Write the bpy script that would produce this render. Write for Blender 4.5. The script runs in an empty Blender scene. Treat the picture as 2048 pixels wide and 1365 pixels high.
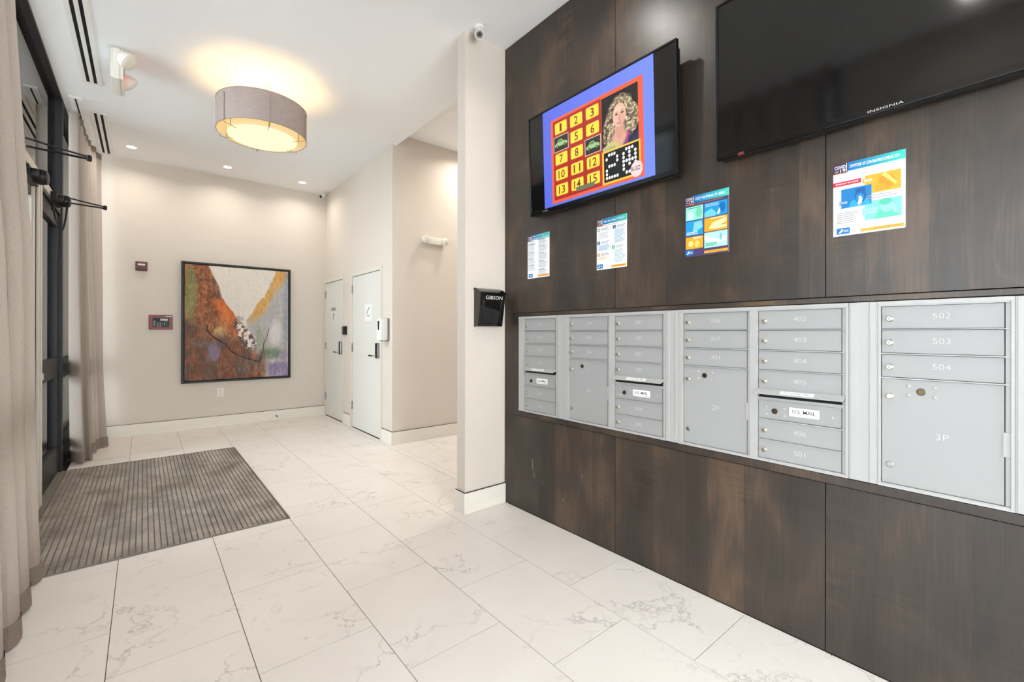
import bpy, bmesh, math, random
import numpy as np
from mathutils import Vector, Matrix

random.seed(4)
rng = np.random.default_rng(11)
SC = bpy.context.scene
COL = SC.collection

# ------------------------------------------------------------------ camera
IW, IH = 2048, 1365
FPX, YAW, PITCH, ROLL, CYP, CAMZ = 892.48, 39.526, 0.0375, 0.0732, 666.02, 1.32
cd = bpy.data.cameras.new('camera')
cd.sensor_fit = 'HORIZONTAL'; cd.sensor_width = 36.0
cd.lens = FPX / IW * 36.0
cd.shift_x = 0.0
cd.shift_y = -(IH / 2 - CYP) / IW
cd.clip_start = 0.02
cam = bpy.data.objects.new('camera', cd); COL.objects.link(cam)
_y, _p, _r = map(math.radians, (YAW, PITCH, ROLL))
_F = Vector((math.sin(_y), math.cos(_y), 0)); _R = Vector((math.cos(_y), -math.sin(_y), 0)); _U = Vector((0, 0, 1))
F2 = _F * math.cos(_p) + _U * math.sin(_p); U2 = _U * math.cos(_p) - _F * math.sin(_p)
R3 = _R * math.cos(_r) + U2 * math.sin(_r); U3 = U2 * math.cos(_r) - _R * math.sin(_r)
cam.matrix_world = Matrix(((R3.x, U3.x, -F2.x, 0), (R3.y, U3.y, -F2.y, 0), (R3.z, U3.z, -F2.z, CAMZ), (0, 0, 0, 1)))
SC.camera = cam

# ------------------------------------------------------------------ world, exposure, added back fill
SC.view_settings.view_transform = 'Standard'
SC.view_settings.look = 'None'
SC.view_settings.gamma = 1.0
SC.view_settings.use_curve_mapping = False
SC.view_settings.exposure = 0.33
SC.cycles.max_bounces = 6; SC.cycles.diffuse_bounces = 4; SC.cycles.glossy_bounces = 2; SC.cycles.transmission_bounces = 3; SC.cycles.adaptive_threshold = .08; SC.cycles.adaptive_min_samples = 24
wd = bpy.data.worlds.new('overcast_sky'); SC.world = wd
wd.use_nodes = True
bg = wd.node_tree.nodes['Background']
bg.inputs[0].default_value = (0.88, 0.945, 1.0, 1); bg.inputs[1].default_value = 7.5

def area_light(name, loc, rot, sx, sy, power, color, shape='RECTANGLE', spread=180):
    l = bpy.data.lights.new(name, 'AREA'); l.shape = shape; l.size = sx
    if shape in ('RECTANGLE', 'ELLIPSE'): l.size_y = sy
    l.energy = power; l.color = color; l.spread = math.radians(spread)
    o = bpy.data.objects.new(name, l); COL.objects.link(o)
    o.location = loc; o.rotation_euler = rot
    return o
# area light added behind the camera, tilted up to lift the ceiling
area_light('added_back_fill', (0.8, -3.40, 1.15), (math.radians(115), 0, 0), 2.5, 1.9, 62, (0.95, 0.98, 1.0))

# ------------------------------------------------------------------ helpers
def lin(c):
    return tuple(((v / 255) / 12.92 if v / 255 <= 0.04045 else ((v / 255 + 0.055) / 1.055) ** 2.4) for v in c)

class MB:
    """collects boxes, bars, lathes and loose polygons, then links them as one mesh object"""
    def __init__(s): s.v = []; s.f = []
    def add(s, v, f):
        n = len(s.v); s.v += [tuple(p) for p in v]; s.f += [tuple(i + n for i in q) for q in f]; return s
    def box(s, x0, x1, y0, y1, z0, z1, c=0.0):
        x0, x1 = min(x0, x1), max(x0, x1); y0, y1 = min(y0, y1), max(y0, y1); z0, z1 = min(z0, z1), max(z0, z1)
        if c <= 0:
            v = [(x, y, z) for x in (x0, x1) for y in (y0, y1) for z in (z0, z1)]
            return s.add(v, [(0, 1, 3, 2), (4, 6, 7, 5), (0, 4, 5, 1), (2, 3, 7, 6), (0, 2, 6, 4), (1, 5, 7, 3)])
        bm = bmesh.new(); bmesh.ops.create_cube(bm, size=1)
        for q in bm.verts: q.co = Vector((x0 + (q.co.x + .5) * (x1 - x0), y0 + (q.co.y + .5) * (y1 - y0), z0 + (q.co.z + .5) * (z1 - z0)))
        bmesh.ops.bevel(bm, geom=list(bm.edges), offset=c, segments=2, profile=0.6, affect='EDGES')
        bm.verts.index_update()
        s.add([q.co[:] for q in bm.verts], [[q.index for q in fc.verts] for fc in bm.faces]); bm.free(); return s
    def lathe(s, p, axis, prof, n=16, cap=True):
        """prof: (radius, distance along axis) from point p"""
        a = Vector(axis).normalized(); b = a.orthogonal().normalized(); c = a.cross(b)
        p = Vector(p); v = []; f = []
        for r, d in prof:
            for k in range(n):
                t = 2 * math.pi * k / n
                v.append(p + a * d + (b * math.cos(t) + c * math.sin(t)) * r)
        for i in range(len(prof) - 1):
            for k in range(n):
                k2 = (k + 1) % n
                f.append((i * n + k, i * n + k2, (i + 1) * n + k2, (i + 1) * n + k))
        if cap:
            f.append(tuple(range(n))[::-1]); f.append(tuple((len(prof) - 1) * n + k for k in range(n)))
        return s.add(v, f)
    def cyl(s, p0, p1, r, n=12):
        d = Vector(p1) - Vector(p0); return s.lathe(p0, d, [(r, 0), (r, d.length)], n)
    def tube(s, pts, r, n=8):
        pts = [Vector(p) for p in pts]; v = []; f = []; ref = None
        for i, p in enumerate(pts):
            t = (pts[min(i + 1, len(pts) - 1)] - pts[max(i - 1, 0)]).normalized()
            if ref is None: ref = t.orthogonal().normalized()
            ref = (ref - t * ref.dot(t)).normalized(); c = t.cross(ref)
            for k in range(n):
                a = 2 * math.pi * k / n; v.append(p + (ref * math.cos(a) + c * math.sin(a)) * r)
        for i in range(len(pts) - 1):
            for k in range(n): f.append((i * n + k, i * n + (k + 1) % n, (i + 1) * n + (k + 1) % n, (i + 1) * n + k))
        f.append(tuple(range(n))[::-1]); f.append(tuple((len(pts) - 1) * n + k for k in range(n)))
        return s.add(v, f)
    def prism(s, poly, axis, a0, a1):
        """poly of 2D points extruded along axis 'x' (poly=y,z), 'y' (x,z) or 'z' (x,y)"""
        def P(p, a): return {'x': (a, p[0], p[1]), 'y': (p[0], a, p[1]), 'z': (p[0], p[1], a)}[axis]
        n = len(poly); v = [P(p, a0) for p in poly] + [P(p, a1) for p in poly]
        f = [tuple(range(n))[::-1], tuple(range(n, 2 * n))] + [(i, (i + 1) % n, n + (i + 1) % n, n + i) for i in range(n)]
        return s.add(v, f)
    def build(s, name, mat, parent=None, smooth=False, org=None):
        if org is None: org = ORG.get(parent.name, (0, 0, 0)) if parent else (0, 0, 0)
        me = bpy.data.meshes.new(name)
        me.from_pydata([(a - org[0], b - org[1], c - org[2]) for a, b, c in s.v], [], s.f)
        bm = bmesh.new(); bm.from_mesh(me); bmesh.ops.recalc_face_normals(bm, faces=bm.faces); bm.to_mesh(me); bm.free()
        me.materials.append(mat)
        if smooth:
            me.polygons.foreach_set('use_smooth', [True] * len(me.polygons))
            me.set_sharp_from_angle(angle=math.radians(38))
        o = bpy.data.objects.new(name, me); COL.objects.link(o)
        if parent: o.parent = parent
        else: o.location = org
        ORG[o.name] = org
        return o
ORG = {}

def tag(o, label=None, cat=None, group=None, kind=None):
    if label: o['label'] = label
    if cat: o['category'] = cat
    if group: o['group'] = group
    if kind: o['kind'] = kind
    return o
def thing(name, loc, label=None, cat=None, group=None, kind=None, local=False):
    o = bpy.data.objects.new(name, None); COL.objects.link(o); o.location = loc; o.empty_display_size = .1
    ORG[o.name] = (0, 0, 0) if local else tuple(loc)
    return tag(o, label, cat, group, kind)
def inst(src, name, parent, loc):
    o = bpy.data.objects.new(name, src); COL.objects.link(o); o.parent = parent; o.location = loc; ORG[o.name] = (0, 0, 0); return o

# ------------------------------------------------------------------ materials
def newmat(name):
    m = bpy.data.materials.new(name); m.use_nodes = True
    nt = m.node_tree; b = nt.nodes['Principled BSDF']
    return m, nt, b
def N(nt, t, **kw):
    n = nt.nodes.new(t)
    for k, v in kw.items():
        if k in n.inputs: n.inputs[k].default_value = v
        else: setattr(n, k, v)
    return n
def simple(name, rgb, rough=.5, metal=0.0, spec=.5, vary=0.0, vscale=8.0, bump=0.0, bscale=60.0, stretch=(1, 1, 1), coat=0.0):
    m, nt, b = newmat(name)
    c = lin(rgb) + (1,)
    b.inputs['Base Color'].default_value = c
    b.inputs['Roughness'].default_value = rough; b.inputs['Metallic'].default_value = metal
    b.inputs['Specular IOR Level'].default_value = spec; b.inputs['Coat Weight'].default_value = coat
    tc = N(nt, 'ShaderNodeTexCoord'); mp = N(nt, 'ShaderNodeMapping'); mp.inputs['Scale'].default_value = stretch
    nt.links.new(tc.outputs['Object'], mp.inputs['Vector'])
    if vary:
        no = N(nt, 'ShaderNodeTexNoise', Scale=vscale, Detail=5.0); nt.links.new(mp.outputs[0], no.inputs['Vector'])
        mx = N(nt, 'ShaderNodeMix', data_type='RGBA')
        mx.inputs[6].default_value = tuple(v * (1 - vary) for v in c[:3]) + (1,); mx.inputs[7].default_value = tuple(min(1, v * (1 + vary)) for v in c[:3]) + (1,)
        nt.links.new(no.outputs['Fac'], mx.inputs[0]); nt.links.new(mx.outputs[2], b.inputs['Base Color'])
    if bump:
        nb = N(nt, 'ShaderNodeTexNoise', Scale=bscale, Detail=3.0); nt.links.new(mp.outputs[0], nb.inputs['Vector'])
        bp = N(nt, 'ShaderNodeBump', Strength=bump, Distance=.002); nt.links.new(nb.outputs['Fac'], bp.inputs['Height']); nt.links.new(bp.outputs[0], b.inputs['Normal'])
    return m
def emit(name, rgb, strength, base=(20, 20, 20)):
    m, nt, b = newmat(name)
    b.inputs['Base Color'].default_value = lin(base) + (1,)
    b.inputs['Emission Color'].default_value = lin(rgb) + (1,); b.inputs['Emission Strength'].default_value = strength
    return m

M = {}
M['ceiling'] = simple('ceiling_paint', (246, 246, 245), .9, spec=.2)
M['white'] = simple('white_plastic', (232, 228, 216), .4)
M['white_metal'] = simple('white_enamel', (236, 234, 228), .45)
M['black_slot'] = simple('black_recess', (8, 8, 9), .8)
M['black_frame'] = simple('black_anodised_frame', (20, 20, 21), .5, vary=.1, vscale=20)
M['black_gloss'] = simple('black_enamel_gloss', (12, 12, 13), .12, coat=.5)
M['black_plastic'] = simple('black_plastic', (13, 13, 14), .45, spec=.4)
M['tv_bezel'] = simple('tv_bezel_gloss', (10, 10, 11), .18)
M['tv_back'] = simple('tv_back_plastic', (20, 19, 18), .6)
M['tv_screen'] = simple('tv_screen_glass', (14, 14, 15), .09, spec=.55)
M['chrome'] = simple('satin_nickel', (196, 188, 178), .28, metal=1.0)
M['nickel_warm'] = simple('lock_nickel', (205, 196, 180), .3, metal=1.0)
M['brass_dark'] = simple('dark_brass_lock', (92, 82, 60), .35, metal=1.0)
M['steel'] = simple('brushed_steel', (165, 165, 165), .35, metal=1.0)
M['alu_box'] = simple('silver_powder_coat', (158, 157, 155), .42, spec=.4, vary=.03, vscale=3)
M['alu_frame'] = simple('silver_anodised_extrusion', (172, 170, 167), .36, spec=.5)
M['alu_light'] = simple('light_aluminium_stile', (214, 206, 192), .4)
M['door_paint'] = simple('pale_grey_green_door_paint', (221, 219, 210), .5, vary=.02, vscale=2)
M['frame_paint'] = simple('pale_grey_frame_paint', (220, 213, 200), .5)
M['baseboard'] = simple('cream_baseboard_paint', (234, 228, 216), .42, vary=.06, vscale=5, stretch=(1, 1, 6))
M['red_plastic'] = simple('dark_red_plastic', (122, 40, 38), .4)
M['maroon_plastic'] = simple('maroon_plastic', (98, 42, 38), .4)
M['lcd'] = simple('grey_lcd', (170, 176, 166), .3)
M['paper'] = simple('white_paper', (240, 240, 238), .6)
M['engraved'] = simple('engraved_white_number', (212, 211, 207), .6)
M['grout'] = simple('dark_grey_grout', (74, 70, 66), .9)
M['concrete'] = simple('pavement_concrete', (185, 185, 184), .9, vary=.1)
M['lamp_inner'] = simple('shade_lining_cream', (250, 240, 215), .8)
M['clear_lens'] = simple('lamp_head_lens', (225, 220, 208), .15, spec=.7)
M['grey_plastic'] = simple('grey_plastic', (120, 118, 116), .5)

def wallpaper():
    m, nt, b = newmat('woven_beige_wallcovering')
    tc = N(nt, 'ShaderNodeTexCoord')
    mp = N(nt, 'ShaderNodeMapping'); mp.inputs['Scale'].default_value = (1, 1, .28); nt.links.new(tc.outputs['Object'], mp.inputs['Vector'])
    n1 = N(nt, 'ShaderNodeTexNoise', Scale=420.0, Detail=3.0); nt.links.new(mp.outputs[0], n1.inputs['Vector'])
    n2 = N(nt, 'ShaderNodeTexNoise', Scale=1.6, Detail=4.0); nt.links.new(tc.outputs['Object'], n2.inputs['Vector'])
    mx = N(nt, 'ShaderNodeMix', data_type='RGBA')
    mx.inputs[6].default_value = lin((207, 196, 183)) + (1,); mx.inputs[7].default_value = lin((236, 226, 214)) + (1,)
    nt.links.new(n1.outputs['Fac'], mx.inputs[0])
    m2 = N(nt, 'ShaderNodeMix', data_type='RGBA', blend_type='MULTIPLY'); m2.inputs[0].default_value = .35
    cr = N(nt, 'ShaderNodeValToRGB'); cr.color_ramp.elements[0].color = (.82, .82, .82, 1); cr.color_ramp.elements[1].color = (1, 1, 1, 1)
    nt.links.new(n2.outputs['Fac'], cr.inputs[0]); nt.links.new(mx.outputs[2], m2.inputs[6]); nt.links.new(cr.outputs[0], m2.inputs[7])
    nt.links.new(m2.outputs[2], b.inputs['Base Color'])
    b.inputs['Roughness'].default_value = .75; b.inputs['Specular IOR Level'].default_value = .25
    bp = N(nt, 'ShaderNodeBump', Strength=.25, Distance=.003); nt.links.new(n1.outputs['Fac'], bp.inputs['Height']); nt.links.new(bp.outputs[0], b.inputs['Normal'])
    return m
M['wall'] = wallpaper()

def wood():
    m, nt, b = newmat('dark_stained_maple_veneer')
    L = nt.links.new
    def math_(op, x, y=None, z=None):
        n = N(nt, 'ShaderNodeMath', operation=op)
        for i, q in enumerate((x, y, z)):
            if q is None: continue
            if isinstance(q, (int, float)): n.inputs[i].default_value = q
            else: L(q, n.inputs[i])
        return n.outputs[0]
    tc = N(nt, 'ShaderNodeTexCoord'); oi = N(nt, 'ShaderNodeObjectInfo')
    sp = N(nt, 'ShaderNodeSeparateXYZ'); L(tc.outputs['Object'], sp.inputs[0])
    Y = math_('MULTIPLY_ADD', oi.outputs['Random'], 7.0, sp.outputs['Y']); Z = sp.outputs['Z']
    # veneer leaves of uneven width, each with its own tone and figure
    wn = N(nt, 'ShaderNodeTexNoise', noise_dimensions='1D', Scale=3.0, Detail=1.0); L(Y, wn.inputs['W'])
    t = math_('MULTIPLY_ADD', wn.outputs['Fac'], 1.6, math_('MULTIPLY', Y, 6.2))
    leaf = math_('FLOOR', t)
    rnd = N(nt, 'ShaderNodeTexWhiteNoise', noise_dimensions='1D'); L(leaf, rnd.inputs['W'])
    ly = math_('SUBTRACT', math_('FRACT', t), .5)
    lz = math_('MULTIPLY_ADD', rnd.outputs['Value'], 9.0, math_('MULTIPLY', Z, .30))
    cb = N(nt, 'ShaderNodeCombineXYZ'); L(leaf, cb.inputs[0]); L(math_('MULTIPLY', ly, .42), cb.inputs[1]); L(lz, cb.inputs[2])
    fig = N(nt, 'ShaderNodeTexNoise', Scale=2.4, Detail=2.0, Distortion=.3); L(cb.outputs[0], fig.inputs['Vector'])
    rings = math_('FRACT', math_('MULTIPLY', fig.outputs['Fac'], 9.0))
    arcs = math_('POWER', math_('ABSOLUTE', math_('MULTIPLY_ADD', rings, 2.0, -1.0)), 5.0)
    c2 = N(nt, 'ShaderNodeCombineXYZ'); L(Y, c2.inputs[1]); L(Z, c2.inputs[2])
    def noise(sy, sz, scale, det=4.0, dist=0.0):
        mp = N(nt, 'ShaderNodeMapping'); mp.inputs['Scale'].default_value = (1, sy, sz); L(c2.outputs[0], mp.inputs['Vector'])
        n = N(nt, 'ShaderNodeTexNoise', Scale=scale, Detail=det, Distortion=dist); L(mp.outputs[0], n.inputs['Vector']); return n.outputs['Fac']
    blot = noise(1.6, .8, 2.6, 5.0, .5); fine = noise(1.0, .03, 160.0, 3.0); curl = noise(.35, 3.0, 13.0, 3.0, .4); cm = noise(1.0, .6, 3.2, 2.0)
    cmask = math_('MULTIPLY', math_('MAXIMUM', math_('SUBTRACT', cm, .52), 0.0), 5.0)
    v = math_('MULTIPLY_ADD', blot, .62, math_('MULTIPLY', rnd.outputs['Value'], .16))
    v = math_('MULTIPLY_ADD', fig.outputs['Fac'], .18, v)
    v = math_('MULTIPLY_ADD', arcs, .05, v)
    v = math_('MULTIPLY_ADD', math_('MULTIPLY', math_('SUBTRACT', curl, .5), cmask), .45, v)
    v = math_('MULTIPLY_ADD', math_('SUBTRACT', fine, .5), .22, v)
    cr = N(nt, 'ShaderNodeValToRGB'); e = cr.color_ramp.elements
    e[0].position = .30; e[0].color = lin((44, 38, 33)) + (1,)
    e[1].position = .74; e[1].color = lin((104, 82, 62)) + (1,)
    x = cr.color_ramp.elements.new(.5); x.color = lin((62, 52, 44)) + (1,)
    L(v, cr.inputs[0]); L(cr.outputs[0], b.inputs['Base Color'])
    b.inputs['Roughness'].default_value = .38; b.inputs['Specular IOR Level'].default_value = .5
    return m
M['wood'] = wood()

def marble():
    m, nt, b = newmat('white_marble_porcelain')
    tc = N(nt, 'ShaderNodeTexCoord'); oi = N(nt, 'ShaderNodeObjectInfo')
    off = N(nt, 'ShaderNodeVectorMath', operation='SCALE'); off.inputs[0].default_value = (13.1, 17.3, 9.7); nt.links.new(oi.outputs['Random'], off.inputs['Scale'])
    ad = N(nt, 'ShaderNodeVectorMath', operation='ADD'); nt.links.new(tc.outputs['Object'], ad.inputs[0]); nt.links.new(off.outputs[0], ad.inputs[1])
    warp = N(nt, 'ShaderNodeTexNoise', Scale=5.0, Detail=9.0, Roughness=.62); nt.links.new(ad.outputs[0], warp.inputs['Vector'])
    wsc = N(nt, 'ShaderNodeVectorMath', operation='SCALE'); wsc.inputs['Scale'].default_value = .42; nt.links.new(warp.outputs['Color'], wsc.inputs[0])
    a2 = N(nt, 'ShaderNodeVectorMath', operation='ADD'); nt.links.new(ad.outputs[0], a2.inputs[0]); nt.links.new(wsc.outputs[0], a2.inputs[1])
    msk = N(nt, 'ShaderNodeTexNoise', Scale=2.4, Detail=3.0); nt.links.new(a2.outputs[0], msk.inputs['Vector'])
    parts = []
    for sc_, wd_w, lo, hi, amt in ((2.3, .021, .46, .61, .60), (6.5, .05, .57, .70, .42)):
        mpv = N(nt, 'ShaderNodeMapping'); mpv.inputs['Scale'].default_value = (1.0, 1.35, 1.0); mpv.inputs['Rotation'].default_value = (0, 0, .5); nt.links.new(a2.outputs[0], mpv.inputs['Vector'])
        vo = N(nt, 'ShaderNodeTexVoronoi', feature='DISTANCE_TO_EDGE', Scale=sc_); nt.links.new(mpv.outputs[0], vo.inputs['Vector'])
        cr = N(nt, 'ShaderNodeMapRange'); cr.inputs[1].default_value = 0.0; cr.inputs[2].default_value = wd_w; cr.inputs[3].default_value = 1.0; cr.inputs[4].default_value = 0.0; nt.links.new(vo.outputs['Distance'], cr.inputs[0])
        c2 = N(nt, 'ShaderNodeMapRange'); c2.inputs[1].default_value = lo; c2.inputs[2].default_value = hi; c2.inputs[3].default_value = 0.0; c2.inputs[4].default_value = amt; nt.links.new(msk.outputs['Fac'], c2.inputs[0])
        mu = N(nt, 'ShaderNodeMath', operation='MULTIPLY'); nt.links.new(cr.outputs[0], mu.inputs[0]); nt.links.new(c2.outputs[0], mu.inputs[1]); parts.append(mu)
    m08 = N(nt, 'ShaderNodeMath', operation='MAXIMUM'); nt.links.new(parts[0].outputs[0], m08.inputs[0]); nt.links.new(parts[1].outputs[0], m08.inputs[1])
    cloud = N(nt, 'ShaderNodeTexNoise', Scale=2.2, Detail=6.0, Distortion=.8); nt.links.new(ad.outputs[0], cloud.inputs['Vector'])
    base = N(nt, 'ShaderNodeMix', data_type='RGBA'); base.inputs[6].default_value = lin((232, 223, 215)) + (1,); base.inputs[7].default_value = lin((244, 237, 229)) + (1,); nt.links.new(cloud.outputs['Fac'], base.inputs[0])
    mx = N(nt, 'ShaderNodeMix', data_type='RGBA'); nt.links.new(m08.outputs[0], mx.inputs[0]); nt.links.new(base.outputs[2], mx.inputs[6]); mx.inputs[7].default_value = lin((150, 142, 132)) + (1,)
    nt.links.new(mx.outputs[2], b.inputs['Base Color'])
    b.inputs['Roughness'].default_value = .38; b.inputs['Specular IOR Level'].default_value = .4
    return m
M['marble'] = marble()

def carpet():
    m, nt, b = newmat('grey_brown_entrance_carpet')
    tc = N(nt, 'ShaderNodeTexCoord'); ge = N(nt, 'ShaderNodeNewGeometry')
    mpn = N(nt, 'ShaderNodeMapping'); mpn.inputs['Scale'].default_value = (1.3, .8, 1); nt.links.new(ge.outputs['Position'], mpn.inputs['Vector']); n1 = N(nt, 'ShaderNodeTexNoise', Scale=3.2, Detail=8.0, Roughness=.65); nt.links.new(mpn.outputs[0], n1.inputs['Vector'])
    n2 = N(nt, 'ShaderNodeTexNoise', Scale=240.0, Detail=2.0); nt.links.new(ge.outputs['Position'], n2.inputs['Vector'])
    cr = N(nt, 'ShaderNodeValToRGB'); e = cr.color_ramp.elements
    e[0].position = .32; e[0].color = lin((120, 111, 103)) + (1,); e[1].position = .62; e[1].color = lin((174, 163, 153)) + (1,)
    nt.links.new(n1.outputs['Fac'], cr.inputs[0])
    mx = N(nt, 'ShaderNodeMix', data_type='RGBA', blend_type='MULTIPLY'); mx.inputs[0].default_value = .6
    nt.links.new(cr.outputs[0], mx.inputs[6]); nt.links.new(n2.outputs['Fac'], mx.inputs[7])
    sc = N(nt, 'ShaderNodeMix', data_type='RGBA', blend_type='MULTIPLY'); sc.inputs[0].default_value = 1.0; sc.inputs[7].default_value = (1.42, 1.42, 1.42, 1); nt.links.new(mx.outputs[2], sc.inputs[6])
    nt.links.new(sc.outputs[2], b.inputs['Base Color'])
    b.inputs['Roughness'].default_value = .95; b.inputs['Specular IOR Level'].default_value = .1
    bp = N(nt, 'ShaderNodeBump', Strength=.5, Distance=.002); nt.links.new(n2.outputs['Fac'], bp.inputs['Height']); nt.links.new(bp.outputs[0], b.inputs['Normal'])
    return m
M['carpet'] = carpet()
M['rail_metal'] = simple('dull_bronze_mat_rail', (134, 127, 117), .6, metal=.3, vary=.25, vscale=4)

def curtain_mat():
    m, nt, b = newmat('sheer_linen_curtain')
    tc = N(nt, 'ShaderNodeTexCoord'); mp = N(nt, 'ShaderNodeMapping'); mp.inputs['Scale'].default_value = (1, 1, .15); nt.links.new(tc.outputs['Object'], mp.inputs['Vector'])
    n1 = N(nt, 'ShaderNodeTexNoise', Scale=420.0, Detail=2.0); nt.links.new(mp.outputs[0], n1.inputs['Vector'])
    cr = N(nt, 'ShaderNodeMix', data_type='RGBA'); cr.inputs[6].default_value = lin((160, 146, 134)) + (1,); cr.inputs[7].default_value = lin((194, 180, 167)) + (1,); nt.links.new(n1.outputs['Fac'], cr.inputs[0])
    df = N(nt, 'ShaderNodeBsdfDiffuse'); tr = N(nt, 'ShaderNodeBsdfTranslucent'); ms = N(nt, 'ShaderNodeMixShader'); ms.inputs[0].default_value = .26
    nt.links.new(cr.outputs[2], df.inputs['Color']); nt.links.new(cr.outputs[2], tr.inputs['Color'])
    nt.links.new(df.outputs[0], ms.inputs[1]); nt.links.new(tr.outputs[0], ms.inputs[2])
    nt.links.new(ms.outputs[0], nt.nodes['Material Output'].inputs['Surface'])
    return m
M['curtain'] = curtain_mat()
M['curtain_hem'] = simple('taupe_curtain_hem', (136, 122, 111), .9, spec=.1, vary=.08, vscale=200)

def glass_mat(name, tint):
    m, nt, b = newmat(name)
    fr = N(nt, 'ShaderNodeFresnel', IOR=1.5); tr = N(nt, 'ShaderNodeBsdfTransparent', Color=tint + (1,)); gl = N(nt, 'ShaderNodeBsdfGlossy', Roughness=.01)
    ms = N(nt, 'ShaderNodeMixShader'); nt.links.new(fr.outputs[0], ms.inputs[0]); nt.links.new(tr.outputs[0], ms.inputs[1]); nt.links.new(gl.outputs[0], ms.inputs[2])
    nt.links.new(ms.outputs[0], nt.nodes['Material Output'].inputs['Surface'])
    return m
M['glass'] = glass_mat('tinted_storefront_glass', (.86, .88, .89))
M['clear_glass'] = glass_mat('clear_window_glass', (.95, .95, .95))

def shade_mat():
    m, nt, b = newmat('grey_mauve_lamp_fabric')
    tc = N(nt, 'ShaderNodeTexCoord'); mp = N(nt, 'ShaderNodeMapping'); mp.inputs['Scale'].default_value = (1, 1, 5); nt.links.new(tc.outputs['Object'], mp.inputs['Vector'])
    n1 = N(nt, 'ShaderNodeTexNoise', Scale=22.0, Detail=5.0); nt.links.new(mp.outputs[0], n1.inputs['Vector'])
    cr = N(nt, 'ShaderNodeMix', data_type='RGBA'); cr.inputs[6].default_value = lin((150, 136, 130)) + (1,); cr.inputs[7].default_value = lin((182, 167, 160)) + (1,); nt.links.new(n1.outputs['Fac'], cr.inputs[0])
    nt.links.new(cr.outputs[2], b.inputs['Base Color']); b.inputs['Roughness'].default_value = .9; b.inputs['Specular IOR Level'].default_value = .1
    return m
M['shade'] = shade_mat()

def attr_mat(name, rough=.5, emission=0.0, spec=.4):
    m, nt, b = newmat(name)
    a = N(nt, 'ShaderNodeAttribute', attribute_name='Col')
    if emission:
        b.inputs['Base Color'].default_value = (.01, .01, .01, 1); nt.links.new(a.outputs['Color'], b.inputs['Emission Color']); b.inputs['Emission Strength'].default_value = emission
    else: nt.links.new(a.outputs['Color'], b.inputs['Base Color'])
    b.inputs['Roughness'].default_value = rough; b.inputs['Specular IOR Level'].default_value = spec
    return m
M['print'] = attr_mat('printed_paper', .55)
M['poster'] = attr_mat('glossy_printed_poster', .35)
M['screen_picture'] = attr_mat('lit_screen_picture', .2, 1.0)
M['canvas'] = attr_mat('painted_canvas', .55, spec=.3)

# ------------------------------------------------------------------ flat print
_tx = {}
def text2d(body, bold=0.0):
    bold = min(bold, .011)
    k = (body, bold)
    if k not in _tx:
        cu = bpy.data.curves.new('t', 'FONT'); cu.body = body; cu.size = 1.0; cu.resolution_u = 2; cu.offset = bold
        ob = bpy.data.objects.new('t', cu); COL.objects.link(ob)
        me = bpy.data.meshes.new_from_object(ob)
        v = [(q.co.x, q.co.y) for q in me.vertices]; f = [tuple(p.vertices) for p in me.polygons]
        bpy.data.objects.remove(ob); bpy.data.curves.remove(cu); bpy.data.meshes.remove(me)
        xs = [p[0] for p in v]; ys = [p[1] for p in v]
        _tx[k] = (v, f, min(xs), max(xs), min(ys), max(ys))
    return _tx[k]

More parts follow.
